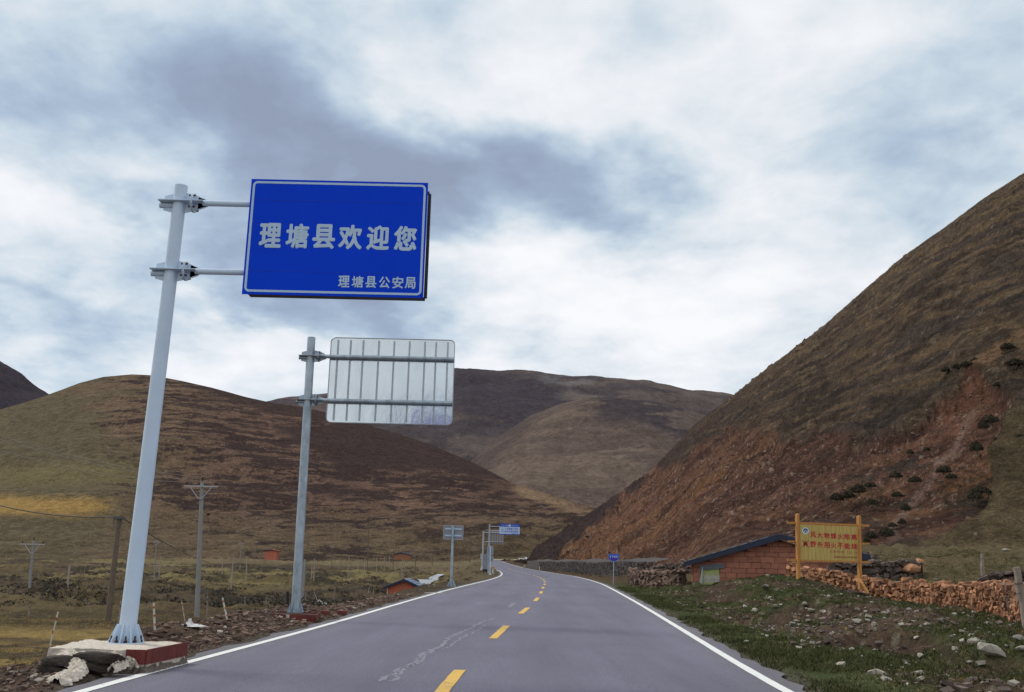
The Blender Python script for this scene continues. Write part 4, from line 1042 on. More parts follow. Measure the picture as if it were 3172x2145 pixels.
# kilometre sign
Yk = 64.0
g0 = hit_ground(1900, 1815, 50, 90); Yk = g0.y; bk = P(1900, 1816, Yk); bk.z = g0.z
tk = thing('kilometre_sign', 'small blue shield-shaped kilometre sign reading 1743 on a thin grey post', 'road sign', bk)
mb = MB(); mb.tube((0, 0, -.1), P(1901, 1720, Yk) - bk, .035, .035, 10); mb.build('post', M_galv, tk)
c = P(1901, 1728, Yk) - bk; w = (P(1916.5, 1728, Yk) - P(1885.5, 1728, Yk)).x/2; h = (P(1901, 1717, Yk) - P(1901, 1739, Yk)).z/2
def shield(s): return [(-w*s, h*s), (w*s, h*s), (w*s, -h*.25*s), (w*.45*s, -h*s), (-w*.45*s, -h*s), (-w*s, -h*.25*s)]
mb = MB(); mb.prism(shield(1), -.06, -.05, lambda v: v + c); pk = mb.build('sign_panel', mat('km_light_blue', (.05, .22, .78), .5), tk)
mb = MB(); mb.prism(shield(.88), -.066, -.061, lambda v: v + c); mb.build('shield_face', mat('km_deep_blue', (.003, .03, .46), .5), pk)
text('1743', M_lett, pk, 'lettering', c.x - w*.70, c.x + w*.74, c.z - h*.10, c.z + h*.62, -.070, .02)
text('G318', M_redl, pk, 'lettering', c.x - w*.30, c.x + w*.30, c.z - h*.62, c.z - h*.32, -.070, .03)
mb = MB(); mb.box((.05, -.1, .02), (.6, .14, .04)); tag(mb.build('plank', M_pine, None, False, bk), 'thin weathered plank lying at the foot of the kilometre sign post', 'plank')
for px, py, lab in ((1625, 1762, 'stubby pale marker stone at the right road edge, beyond the thin marker post'), (1671, 1767, 'thin white marker post at the right road edge before the dark wall')):
    q = hit_ground(px, py, 60, 400); s_ = q.y*4.2/3000 if px < 1650 else q.y*1.6/3000
    mb = MB(); mb.box((0, 0, s_*1.2 if px < 1650 else s_*3.2), (s_*1.6, s_*1.6, (2.6 if px < 1650 else 7)*s_)); tag(bevel(mb.build('marker_post', M_stone_g if px < 1650 else M_stick_w, None, False, q), .03), lab, 'marker post')
#PART3
# ---------------------------------------------------------------- red mud-brick barn
YH = 62.0
hx0, hx1 = P(2148, 1785, YH).x, P(2572, 1750, YH).x
ho = Vector((hx0, YH, 0)); hl = thing('barn', 'red mud-brick barn with low blue metal roof behind the grassy mound', 'barn', ho, math.radians(-9.5))
def HP(px, py): v = P(px, py, YH); return (v.x - hx0, v.z)
Lw = hx1 - hx0
apex = HP(2402, 1672); el = HP(2148, 1748); er = HP(2572, 1727)
Dh = 5.0; zb = -.4
roofline = [(0, el[1] - .02), (apex[0], apex[1]), (Lw, er[1])]
def rz_(x): return np.interp(x, [q[0] for q in roofline], [q[1] for q in roofline])
wall = MB(); wall.prism([(0, zb), (Lw, zb), (Lw, rz_(Lw)), (apex[0], apex[1]), (0, rz_(0))], .06, Dh); w_ = wall.build('wall', M_adobe_d, hl)
random.seed(3)
def clip_top(x0, x1, z0, z1):
    pts = []
    xs = [x0] + [q[0] for q in roofline if x0 < q[0] < x1] + [x1]
    up = [(x, min(z1, rz_(x) - .01)) for x in xs]
    # add crossing points with z1
    out = []
    for (a, b) in zip(up[:-1], up[1:]):
        out.append(a)
        ra, rb = rz_(a[0]) - .01, rz_(b[0]) - .01
        if (ra - z1)*(rb - z1) < 0:
            f = (z1 - ra)/(rb - ra); out.append((a[0] + (b[0] - a[0])*f, z1))
    out.append(up[-1])
    out = [q for q in out if q[1] > z0 + .01] if any(q[1] > z0 + .02 for q in out) else []
    if len(out) < 2: return None
    lo = [(out[-1][0], z0), (out[0][0], z0)]
    return out + lo
rowh = .335; z = .05 - .4; row = 0
dx0, dx1 = .42, 1.22*1.0   # doorway zone
door_x0 = HP(2171, 1800)[0]; door_x1 = HP(2228, 1800)[0]; door_z1 = HP(2200, 1758)[1]
while z < apex[1]:
    h = rowh*random.uniform(.85, 1.1); x = -random.uniform(0, .5)
    while x < Lw:
        w = random.uniform(.45, .95); a = max(0, x) + .016; b = min(Lw, x + w) - .016
        if b - a > .12:
            segs = [(a, b)]
            if z < door_z1 - .02:
                segs = []
                if a < door_x0: segs.append((a, min(b, door_x0)))
                if b > door_x1: segs.append((max(a, door_x1), b))
            for a2, b2 in segs:
                if b2 - a2 < .06: continue
                pg = clip_top(a2, b2, z + .013, z + h - .013)
                if pg:
                    pr = random.uniform(.0, .035); j = lambda: random.uniform(-.008, .008)
                    pg = [(q[0] + j(), q[1] + (j() if q[1] < rz_(q[0]) - .03 else 0)) for q in pg]
                    mb = MB(); mb.prism(pg, pr, .062); mb.build('mud_brick', M_adobe, hl)
        x += w
    z += h; row += 1
# left flank in shade of the eave: same bricks seen edge-on
for k in range(8):
    mb = MB(); mb.box((-.02, .06 + Dh/2, zb + .1 + k*.3), (.04, Dh - .1, .27)); mb.build('mud_brick', M_adobe, hl)
# roof: two thin sheets over dark fascia boards
ov = HP(2121, 1742); ovr = HP(2668, 1728)
RL = [(ov[0], ov[1]), (apex[0], HP(2402, 1658)[1]), (ovr[0], HP(2640, 1722)[1])]
for (a, b), nm in zip(((RL[0], RL[1]), (RL[1], RL[2])), 'ab'):
    d = Vector((b[0] - a[0], 0, b[1] - a[1])); nseg = 9
    for k in range(nseg):
        f0, f1 = k/nseg, (k + 1)/nseg
        p0_, p1_ = Vector((a[0], 0, a[1])) + d*f0, Vector((a[0], 0, a[1])) + d*f1
        mb = MB(); mb.add([p0_ + Vector((0, -.55, 0)), p1_ + Vector((0, -.55, 0)), p1_ + Vector((0, Dh + .4, 0)), p0_ + Vector((0, Dh + .4, 0)),
                           p0_ + Vector((0, -.55, .03)), p1_ + Vector((0, -.55, .03)), p1_ + Vector((0, Dh + .4, .03)), p0_ + Vector((0, Dh + .4, .03))],
                          [(0, 3, 2, 1), (4, 5, 6, 7), (0, 1, 5, 4), (1, 2, 6, 5), (2, 3, 7, 6), (3, 0, 4, 7)])
        mb.build('roof_sheet', M_roof, hl)
        if k:
            sm_ = MB(); sm_.tube(p0_ + Vector((0, -.54, .04)), p0_ + Vector((0, Dh + .39, .04)), .018, .018, 6); sm_.build('roof_seam', M_roof, hl)
    mb = MB(); dz = Vector((0, 0, -.36)); q0_ = Vector((a[0], 0, a[1])); q1_ = Vector((b[0], 0, b[1]))
    mb.add([q0_ + Vector((0, -.58, .02)), q1_ + Vector((0, -.58, .02)), q1_ + Vector((0, -.58, 0)) + dz, q0_ + Vector((0, -.58, 0)) + dz*.75,
            q0_ + Vector((0, -.54, .02)), q1_ + Vector((0, -.54, .02)), q1_ + Vector((0, -.54, 0)) + dz, q0_ + Vector((0, -.54, 0)) + dz*.75],
           [(0, 1, 2, 3), (7, 6, 5, 4), (0, 4, 5, 1), (3, 2, 6, 7), (0, 3, 7, 4), (1, 5, 6, 2)])
    mb.build('fascia', M_fascia, hl)
mb = MB(); mb.box((ov[0] - .01, Dh/2, ov[1] - .09), (.05, Dh + .9, .2)); mb.build('fascia', M_fascia, hl)
# open bay at the left with a faded sheet poster and a pulled cloth
dz0 = HP(2200, 1832)[1]
mb = MB(); mb.box(((door_x0 + door_x1)/2, .045, (dz0 + door_z1)/2), (door_x1 - door_x0, .02, door_z1 - dz0 + .3)); pz = mb.build('poster', M_poster_g, hl)
mb = MB(); mb.box(((door_x0 + door_x1)/2 + .1, .031, dz0 + .75), ((door_x1 - door_x0)*.8, .01, .42)); mb.build('poster_strip', M_poster_w, pz)
mb = MB(); mb.box(((door_x0 + door_x1)/2 + .05, .0, dz0 + .12), ((door_x1 - door_x0)*.9, .05, .16)); mb.build('sill', mat('pale_sill', (.30, .32, .30), .8), hl)
mb = MB(); mb.box(((door_x0 + door_x1)/2 + .1, -.02, door_z1 + .03), (door_x1 - door_x0 + .35, .10, .30), Matrix.Rotation(-.12, 3, 'Y')); mb.build('lintel_sheet', mat('grey_sheet', (.12, .14, .16), .7), hl)
for x in (door_x0 - .02, door_x1):
    mb = MB(); mb.box((x, .2, (dz0 + door_z1)/2), (.05, .34, door_z1 - dz0)); mb.build('jamb', M_adobe_d, hl)
cl = MB(); n = 9; rows = []
for k in range(n):
    f = k/(n - 1); zz = door_z1 - (door_z1 - dz0 + .05)*f; cxm = door_x0 + .10 - .16*f; hw = .02 + .15*f*f + .03*math.sin(f*5)
    rows.append([Vector((cxm + hw*math.cos(a)*(1 + .2*math.sin(5*a + k)), -.08 + hw*.5*math.sin(a), zz)) for a in np.linspace(0, 2*math.pi, 13)[:-1]])
vs = [v for r in rows for v in r]; cl.add(vs, [(k*12 + i, k*12 + (i+1) % 12, (k+1)*12 + (i+1) % 12, (k+1)*12 + i) for k in range(n - 1) for i in range(12)])
tag(cl.build('cloth', M_cloth, None, True, ho), 'long pale cloth hanging gathered at the left opening of the red barn', 'cloth').rotation_euler = (0, 0, math.radians(-9.5))

# ---------------------------------------------------------------- timber fire-warning board
YB = 47.0
pL0, pR0 = P(2474, 1834, YB), P(2665, 1822, YB + .4)
bo = Vector((pL0.x, YB, pL0.z)); tb = thing('notice_board', 'timber fire-warning board with red Chinese lettering on two square posts', 'notice board', bo)
def BP(px, py, Y=YB): return P(px, py, Y) - bo
pw = .15
for (pt, pb_) in (((2469.5, 1594), (2474, 1840)), ((2660, 1600), (2664, 1826))):
    a, b = BP(*pb_), BP(*pt); mb = MB()
    R_ = (b - a).to_track_quat('Z', 'Y').to_matrix() @ Matrix.Rotation(math.radians(-18), 3, 'Z')
    R_ = Matrix.Rotation(math.radians(25), 3, 'Z')
    d = b - a
    vs = [R_ @ Vector((i*pw/2, j*pw/2, 0)) for j in (-1, 1) for i in (-1, 1)]
    lo = [a + v for v in vs]; hi = [b + v for v in vs]
    mb.add(lo + hi + [b + Vector((0, 0, .05))], [(0, 1, 5, 4), (1, 3, 7, 5), (3, 2, 6, 7), (2, 0, 4, 6), (4, 5, 8), (5, 7, 8), (7, 6, 8), (6, 4, 8), (0, 2, 3, 1)])
    mb.build('post', M_wood, tb)
mb = MB(); a = BP(2662, 1792, YB); b = BP(2690, 1840, YB - .8); mb.tube(a, b, .055, .07, 6); mb.build('brace', M_wood, tb)
mb = MB(); a = BP(2664, 1790, YB + .1); b = BP(2650, 1826, YB + .9); mb.tube(a, b, .05, .05, 6); mb.build('brace', M_pine, tb)
for (a_, b_) in (((2439, 1619.5), (2693, 1629)), ((2438, 1735), (2696, 1742))):
    a, b = BP(*a_), BP(*b_); mb = MB(); d = b - a; R_ = Vector((1, 0, 0)).rotation_difference(d.normalized()).to_matrix()
    mb.box((a + b)/2 + Vector((0, .02, 0)), (d.length, .07, .10), R_); mb.build('rail', M_wood, tb)
for (a_, b_) in (((2441, 1677.5), (2468, 1678)), ((2668, 1684), (2694, 1685))):
    a, b = BP(*a_), BP(*b_); mb = MB(); mb.box((a + b)/2 + Vector((0, .04, 0)), ((b - a).length, .06, .085)); mb.build('rail_stub', M_wood, tb)
c1_, c2_, c3_, c4_ = BP(2478, 1625), BP(2661, 1632), BP(2662, 1739), BP(2479, 1734)
yfb = -.02
def bil(u, v):    # board face coordinates, 0..1 from top left
    t0 = c1_.lerp(c2_, u); b0 = c4_.lerp(c3_, u); return t0.lerp(b0, v)
npl = 15
for k in range(npl):
    a0, a1 = k/npl + .0015, (k + 1)/npl - .0015
    f = [bil(a0, 0), bil(a1, 0), bil(a1, 1), bil(a0, 1)]; dy = random.uniform(0, .004)
    mb = MB(); mb.add([v + Vector((0, yfb + dy, 0)) for v in f] + [v + Vector((0, yfb + .03, 0)) for v in f], [(3, 2, 1, 0), (4, 5, 6, 7), (0, 1, 5, 4), (1, 2, 6, 5), (2, 3, 7, 6), (3, 0, 4, 7)])
    mb.build('board_plank', M_board, tb)
yt_ = yfb - .006
def btext(body, m, u0, u1, v0, v1, bold=.01):
    a, b = bil(u0, v1), bil(u1, v0)
    text(body, m, tb, 'lettering', a.x, b.x, a.z if len(body) == 1 else min(bil(u0, v1).z, bil(u1, v1).z), b.z, yt_, bold, .004)
for r_i, (s, v0, m_) in enumerate((('风大物燥火险高', .205, M_redl), ('野外用火不能烧', .475, M_redl))):
    for k, ch in enumerate(s):
        u0 = .172 + k*.1155; btext(ch, m_, u0, u0 + .092, v0 + .004*k - .006, v0 + .166 + .004*k, .022)
for k, ch in enumerate('火警电话'):
    btext(ch, M_darkred, .50 + k*.063, .548 + k*.063, .708, .782, .0)
btext('12119', M_darkred, .798, .965, .722, .792, .0)
for k, ch in enumerate('理塘县林业和草原局宣'):
    btext(ch, M_darkred, .565 + k*.0405, .598 + k*.0405, .868, .925, .012)
# round emblem
ce = bil(.090, .175); re_ = .150
def disc(c, r, y, m, name, par, n=32, half=None):
    mb = MB(); pg = [(c.x + r*math.cos(2*math.pi*i/n), c.z + r*math.sin(2*math.pi*i/n)) for i in range(n)]
    mb.prism(pg, y, y + .003); return mb.build(name, m, par)
em = disc(ce, re_*1.08, yt_ - .000, M_logo_w, 'emblem', tb)
for i in range(16):
    a = math.radians(20 + i*140/15); q = ce + Vector((math.cos(a)*re_*.93, 0, math.sin(a)*re_*.93)); mb = MB(); mb.box((q.x, yt_ - .004, q.z), (.018, .003, .018)); mb.build('emblem_mark', mat('emblem_blue', (.10, .35, .55), .5), em) if i % 2 == 0 else None
disc(ce, re_*.72, yt_ - .004, M_logo_n, 'emblem_disc', em)
mb = MB(); mb.prism([(ce.x - .075, ce.z - .05), (ce.x - .005, ce.z + .085), (ce.x - .035, ce.z - .055)], yt_ - .008, yt_ - .005); mb.prism([(ce.x + .005, ce.z + .05), (ce.x + .09, ce.z - .055), (ce.x + .03, ce.z - .055)], yt_ - .008, yt_ - .005); mb.build('emblem_peak', M_logo_w, em)
mb = MB(); mb.prism([(ce.x + .02, ce.z + .03), (ce.x + .035, ce.z + .02), (ce.x + .095, ce.z - .05), (ce.x + .07, ce.z - .055)], yt_ - .011, yt_ - .0085); mb.build('emblem_ridge', M_logo_o, em)
mb = MB(); mb.box((ce.x, yt_ - .007, ce.z - .065), (.17, .003, .016)); mb.build('emblem_line', M_logo_w, em)
# crossed-out flame
cf = bil(.085, .545); mb = MB()
fl = [(-.09, -.08), (-.12, -.01), (-.085, .02), (-.08, .08), (-.045, .04), (-.03, .15), (.0, .075), (.02, .17), (.05, .06), (.09, .09), (.10, .0), (.13, -.03), (.09, -.09), (.04, -.12), (.02, -.05), (-.01, -.09), (-.04, -.125)]
mb.prism([(cf.x + a, cf.z + b) for a, b in fl], yt_, yt_ + .003); fo = mb.build('flame_symbol', M_redl, tb)
for sg in (-1, 1):
    mb = MB(); mb.box((cf.x + .01, yt_ - .004, cf.z - .01), (.46, .003, .022), Matrix.Rotation(sg*math.radians(46), 3, 'Y')); mb.build('cross_stroke', M_black, fo)
# soil heap round the right foot
random.seed(5)
mh = MB(); v, f = rock_verts(ICO2, 77, .3, .2); q = P(2664, 1826, YB); q.z = gz(q.x, q.y)
mh.add([(a.x*1.5, a.y*1.1, a.z*.75) for a in v], f); tag(mh.build('soil_heap', M_soil, None, True, q + Vector((-.1, .1, .05))), 'dark heap of earth at the right foot of the fire-warning board', 'soil heap')

# ---------------------------------------------------------------- dry-stone walls
def resample(pts, step):
    out = []; pts = [Vector(p) for p in pts]; L_ = [0]
    for a, b in zip(pts[:-1], pts[1:]): L_.append(L_[-1] + (b - a).length)
    n = int(L_[-1]/step); s = 0
    for i in range(n + 1):
        d = L_[-1]*i/n
        k = max(j for j in range(len(L_) - 1) if L_[j] <= d + 1e-9); f = (d - L_[k])/(L_[k+1] - L_[k])
        p_ = pts[k].lerp(pts[k+1], f); t_ = (pts[k+1] - pts[k]).normalized(); out.append((p_, t_, d))
    return out
def stone_wall(name, label, path, H, size, m, n_parts, thick=.5, zfun=None, core=None, lean=0, ragged=.12, seedv=1, front=1, group=None, rowh=None):
    """path from the nearest end; stones laid in courses on the near face and along the top"""
    rs = random.Random(seedv); w0 = thing(name, label, 'stone wall', (*path[0][:2], gz(*path[0][:2])), 0, group); og_ = Vector(w0.location)
    rp = resample([(x, y, 0) for x, y in path], .4)
    cm = MB(); prev = None
    for p_, t_, d in rp:
        nrm = Vector((t_.y, -t_.x, 0))*front; z_ = gz(p_.x, p_.y); h = (H(d) if callable(H) else H)
        ring = [p_ + nrm*(thick*.5 - .14) + Vector((0, 0, z_ - .3)), p_ + nrm*(thick*.5 - .17) + Vector((0, 0, z_ + h - .16)), p_ - nrm*(thick*.5 - .17) + Vector((0, 0, z_ + h - .16)), p_ - nrm*(thick*.5 - .14) + Vector((0, 0, z_ - .3))]
        ring = [q - og_ for q in ring]
        if prev: cm.add(prev + ring, [(0, 4, 5, 1), (1, 5, 6, 2), (2, 6, 7, 3)])
        prev = ring
    cm.build('core', core or M_soil, w0)
    total = rp[-1][2]; count = 0; heap = StoneHeap(); heap.rs = np.random.RandomState(seedv)
    d = 0; cols = []
    rh = rowh or size*.58
    spots = []
    nrows = int((max(H(x) for x in np.linspace(0, total, 9)) if callable(H) else H)/rh) + 1
    for r in range(nrows + 1):
        d = rs.uniform(0, size*.6)
        while d < total:
            w = size*rs.uniform(.45, 1.3); spots.append((d + w/2, r, w)); d += w*.86
    spots.sort()
    for d, r, w in spots:
        h = H(min(d, total)) if callable(H) else H
        h = h + ragged*(rs.random() - .6)
        zc_ = rh*(r + .45) + rs.uniform(-.02, .02)
        if zc_ > h: continue
        k = min(int(d/total*(len(rp) - 1)), len(rp) - 1); p_, t_, _ = rp[k]; extra = d - rp[k][2]; p_ = p_ + t_*extra
        nrm = Vector((t_.y, -t_.x, 0))*front; z_ = gz(p_.x, p_.y)
        topr = zc_ > h - rh*1.4
        loc = p_ + nrm*(thick*.5 - .12 + rs.uniform(-.09, .07) - .05*zc_) + Vector((0, 0, z_ + zc_)) - og_
        sz = (w*1.12, rs.uniform(.26, .40)*min(1, size/.28 + .3), rh*rs.uniform(.7, 1.6)); ang = math.atan2(t_.y, t_.x) + rs.uniform(-.25, .25)
        if count < n_parts:
            put_stone('stone', m if rs.random() > .22 else M_stone_b, rs.randrange(8), loc, sz, (rs.uniform(-.35, .35), rs.uniform(-.35, .35), ang), w0); count += 1
        else: heap.add(loc, sz, ang)
        if topr:
            for q in range(2):
                l2 = p_ - nrm*(thick*(.12 + .33*q)) + Vector((0, 0, z_ + zc_ + rs.uniform(-.05, .03))) - og_
                heap.add(l2, (w*1.1, .3, rh*1.2), ang)
        elif r % 2 == 0:
            l2 = p_ - nrm*(thick*.5 - .12) + Vector((0, 0, z_ + zc_)) - og_; heap.add(l2, (w*1.1, .3, rh*1.9), ang)
    if heap.n: heap.build('packed_stones', m, w0)
    return w0
stone_wall('dry_stone_wall', 'long dry-stone wall of orange-brown stones running from the barn to the right edge', [(14.9, 27), (15.6, 29.5), (16.3, 31.5), (18.5, 37), (20.0, 43.5), (19.9, 48.5), (18.3, 52), (15.9, 55.5)],
           lambda d: float(np.interp(d, [0, 5, 12, 22, 32], [1.15, 1.18, 1.12, 1.0, .95])), .25, M_stone_r, 296, .55, seedv=3, front=-1, rowh=.175)
stone_wall('dry_stone_wall', 'low dark dry-stone wall just left of the red barn beyond the verge', [(11.3, 63.5), (10.2, 67), (9.6, 74), (10.6, 84)], lambda d: float(np.interp(d, [0, 6, 20], [1.05, 1.0, 1.1])), .42, M_stone_b, 110, .6, core=M_soil, seedv=8, front=-1, rowh=.17)
stone_wall('dry_stone_wall', 'short dark stone wall standing behind the orange wall, right of the notice board', [(24.3, 58.0), (22.5, 58.5), (19.5, 59.5)], .95, .36, M_stone_d, 70, .5, seedv=9, front=1, rowh=.17)
stone_wall('dry_stone_wall', 'dark dry-stone wall climbing the grass at the right edge above the orange wall', [(29.0, 52.5), (27.2, 53.0), (25.0, 54.6)], lambda d: float(np.interp(d, [0, 2.5, 4.4], [1.25, .8, .25])), .36, M_stone_d, 60, .5, seedv=10, front=1, rowh=.16)
stone_wall('dry_stone_wall', 'second dark stone wall further back behind the low wall left of the barn', [(15.3, 80), (12.8, 84), (11.5, 92)], .9, .5, M_stone_d, 40, .6, seedv=18, front=-1, rowh=.2)

# gabion retaining wall along the foot of the slip
gpts = [(13.3, 101), (12.6, 112), (11.6, 130), (10.2, 155), (8.6, 190), (6.6, 230), (5.2, 262)]
gab = thing('gabion_wall', 'long dark gabion retaining wall at the foot of the red slope beside the bend', 'retaining wall', (13.3, 101, gz(13.3, 101)))
og_ = Vector(gab.location); rp = resample([(x, y, 0) for x, y in gpts], 1.0); cm = MB(); wr = MB(); prev = None; heap = StoneHeap()
for i, (p_, t_, d) in enumerate(rp):
    nrm = Vector((-t_.y, t_.x, 0)); z_ = gz(p_.x - 0, p_.y); z_ = float(ZR(p_.y)) - .1
    zt_ = z_ + 1.95 + .12*math.sin(d*.15) + random.uniform(-.05, .05)
    ring = [p_ + nrm*.02 + Vector((0, 0, z_ - .5)), p_ + Vector((0, 0, z_ + .95)), p_ - nrm*.14 + Vector((0, 0, z_ + .97)), p_ - nrm*.16 + Vector((0, 0, zt_)), p_ - nrm*1.6 + Vector((0, 0, zt_ + .02)), p_ - nrm*3.5 + Vector((0, 0, zt_ + .4))]
    ring = [q - og_ for q in ring]
    if prev: cm.add(prev + ring, [(k, 6 + k, 7 + k, k + 1) for k in range(5)])
    prev = ring
    if d < 120:
        for _ in range(14 if d < 60 else 8):
            hh = random.uniform(.02, 1.9); back = .0 if hh < .95 else .15
            s_ = random.uniform(.16, .34); heap.add(p_ + t_*random.uniform(-.5, .5) - nrm*(back + .02) + Vector((0, 0, z_ + hh)) - og_, (s_, s_*.7, s_*.8))
        if i % 2 == 0:
            for h0, h1, bk in ((0, .96, 0), (.97, 1.95, .15)):
                wr.tube(p_ + nrm*(.08 - bk) + Vector((0, 0, z_ + h0)) - og_, p_ + nrm*(.07 - bk) + Vector((0, 0, z_ + h1)) - og_, .02, .02, 4, False)
e0 = rp[0]; nrm = Vector((-e0[1].y, e0[1].x, 0)); z_ = float(ZR(e0[0].y)) - .1
for _ in range(60):
    hh = random.uniform(.0, 1.9); s_ = random.uniform(.2, .4); heap.add(e0[0] - nrm*random.uniform(.1, 1.8) - e0[1]*random.uniform(0, .7)*(1 - hh/2.4) + Vector((0, 0, z_ + hh)) - og_, (s_, s_*.8, s_*.8))
cm.build('basket_fill', M_gab, gab); wr.build('basket_wire', M_wire, gab); heap.build('fill_stones', M_gab, gab)

# ---------------------------------------------------------------- houses in the valley
def shed(name, label, px0, px1, pyb, pyw, Y, m_wall, m_roof, ridge_px=None, ridge_py=None, depth=4.0, cat='shed', right_px=None, right_py=None, seams=5):
    a = P(px0, pyb, Y); o = thing(name, label, cat, (a.x, Y, a.z - 1.2)); og_ = Vector(o.location)
    x1 = P(px1, pyb, Y).x - a.x; h = P(px0, pyw, Y).z - og_.z
    if ridge_px:
        rx = P(ridge_px, ridge_py, Y).x - a.x; rh = P(ridge_px, ridge_py, Y).z - og_.z
    else: rx, rh = x1/2, h + .25
    mb = MB(); mb.prism([(0, 0), (x1, 0), (x1, h), (rx, rh), (0, h)], 0, depth); mb.build('wall', m_wall, o)
    ov = .35
    for (xa, za), (xb, zb2_) in (((-ov, h - .1), (rx, rh)), ((rx, rh), (x1 + ov, h - .1))):
        mb = MB(); mb.add([(xa, -ov, za), (xb, -ov, zb2_), (xb, depth + ov, zb2_), (xa, depth + ov, za), (xa, -ov, za + .18), (xb, -ov, zb2_ + .18), (xb, depth + ov, zb2_ + .18), (xa, depth + ov, za + .18)],
            [(0, 3, 2, 1), (4, 5, 6, 7), (0, 1, 5, 4), (1, 2, 6, 5), (2, 3, 7, 6), (3, 0, 4, 7)]); r = mb.build('roof', m_roof, o)
        for k in range(1, seams):
            f = k/seams; s = MB(); x = xa + (xb - xa)*f; zz = za + (zb2_ - za)*f + .20; s.tube((x, -ov, zz), (x, depth + ov, zz), .03, .03, 5); s.build('roof_seam', m_roof, r)
        fa = MB(); fa.add([(xa, -ov - .02, za - .12), (xb, -ov - .02, zb2_ - .12), (xb, -ov - .02, zb2_ + .16), (xa, -ov - .02, za + .16), (xa, -ov + .03, za - .12), (xb, -ov + .03, zb2_ - .12), (xb, -ov + .03, zb2_ + .16), (xa, -ov + .03, za + .16)],
            [(0, 1, 2, 3), (7, 6, 5, 4), (0, 4, 5, 1), (3, 2, 6, 7)]); fa.build('fascia', M_fascia, o)
    return o, og_, x1, h
sh, so, sx, shh = shed('shed', 'small orange-red shed with blue pitched roof sunk below the left road bank', 1197, 1300, 1838, 1820, 120, M_redwall, M_roof, 1252, 1798, 6.5)
for f in (.03, .47, .95):
    mb = MB(); mb.tube((sx*f, -.06, .0), (sx*f, -.06, shh + (.4 if f == .47 else 0)), .05, .05, 6); mb.build('wall_pole', M_stick_w if f != .47 else M_pine, sh)
shed('shed', 'small pink-red flat-roofed brick hut at the foot of the left hill', 820, 857, 1723, 1706, 330, M_pinkwall, M_pinkwall, 840, 1704.5, 3.5, seams=2)
shed('shed', 'far blue-roofed brick house on the valley floor below the brown hillside', 1220, 1272, 1724, 1718, 380, mat('far_brick', (.34, .15, .09), .9), M_bright_roof, 1244, 1713, 6, 'house')

# ---------------------------------------------------------------- utility poles
def vpole(px_t, py_t, px_b, py_b, label, m, arm=None, r=.10, cat='utility pole', name='utility_pole', group=None, D=None):
    g = hit_ground(px_b, py_b) if D is None else P(px_b, py_b, D); Y = g.y
    b = Vector((P(px_b, py_b, Y).x, Y, g.z)); o = thing(name, label, cat, b, 0, group)
    top_ = P(px_t, py_t, Y) - b
    mb = MB(); mb.tube((0, 0, -.4), top_, r, r*.72, 12); mb.build('pole', m, o, True)
    if arm:
        w, dz = arm
        c = top_ - Vector((0, 0, dz)); mb = MB(); mb.box(c + Vector((0, -r, 0)), (2*w, .08, .09)); mb.build('crossarm', M_ironarm, o)
        for s in (-1, 1):
            mb = MB(); mb.tube(c + Vector((s*w*.68, -r, 0)), c + Vector((s*r*.7, -r, -w*.72)), .032, .032, 6); mb.build('brace', M_ironarm, o)
            q = c + Vector((s*w*.86, -r, .05)); mb = MB(); mb.tube(q, q + Vector((0, 0, .10)), .03, .03, 8); mb.tube(q + Vector((0, 0, .08)), q + Vector((0, 0, .22)), .085, .05, 8); mb.build('insulator', M_rust, o)
        q = top_; mb = MB(); mb.tube(q, q + Vector((0, 0, .15)), .03, .03, 8); mb.tube(q + Vector((0, 0, .12)), q + Vector((0, 0, .28)), .09, .05, 8); mb.build('insulator', M_rust, o)
        mb = MB(); mb.tube(c + Vector((0, 0, -w*.75)), c + Vector((0, 0, -w*.70)), r*1.25, r*1.25, 10); mb.build('band', M_ironarm, o)
    return o, b, top_
pA, bA, tA = vpole(626.5, 1492, 611, 1912, 'tall grey concrete pole with a straight crossarm and braces, right of the white sign pole', M_conpole, (1.12, .33), .165)
pB, bB, tB = vpole(370, 1600, 334, 1927, 'brownish leaning pole with bundled cable at its top, left of the white sign pole', M_brnpole, None, .17)
mb = MB()
for k in range(10):
    a = k*.63; mb.tube(tB + Vector((.22*math.cos(a), -.12, -.35 + .3*math.sin(a))), tB + Vector((.22*math.cos(a + .63), -.12, -.35 + .3*math.sin(a + .63))), .02, .02, 5, False)
mb.build('cable_coil', M_wire, pB)
mb = MB(); mb.box(tB + Vector((0, -.05, -.1)), (.5, .3, .12)); mb.build('cap_bracket', M_wire, pB)
vpole(105, 1675, 91, 1826, 'pale grey pole with V-braced crossarm, leftmost of those standing in the valley', M_conpole, (1.15, .35), .15, group='poles with V-braced crossarms')
vpole(486, 1672, 478, 1792, 'grey pole with V-braced crossarm between the white sign pole and the tall concrete pole', M_conpole, (1.0, .5), .15, group='poles with V-braced crossarms')
vpole(748, 1678, 743, 1768, 'grey pole with V-braced crossarm midway between the tall concrete pole and the red hut', M_conpole, (1.1, .6), .16, group='poles with V-braced crossarms')
_v = [(1028, 1692, 1028, 1764, 'pole with small V crossarm right of the galvanised sign pole, near the red hut'), (1139, 1697, 1138, 1762, 'pole with small V crossarm nearest the yellow meadow patch'),
      (1219, 1700, 1217, 1774, 'pole with small V crossarm just left of the far blue-roofed house'), (1289, 1701, 1285, 1781, 'pole with small V crossarm right of the far blue-roofed house, standing in dark scrub'),
      (1340, 1702, 1339, 1751, 'smallest V-crossarm pole, between the far house and the small grey sign back')]
for a in _v: vpole(*a, M_brnpole, (.8, .35), .13, group='poles with V-braced crossarms')
vpole(1456, 1696, 1455, 1738, 'lone plain far pole on the valley floor just left of the signs at the bend', M_brnpole, None, .22, D=330)
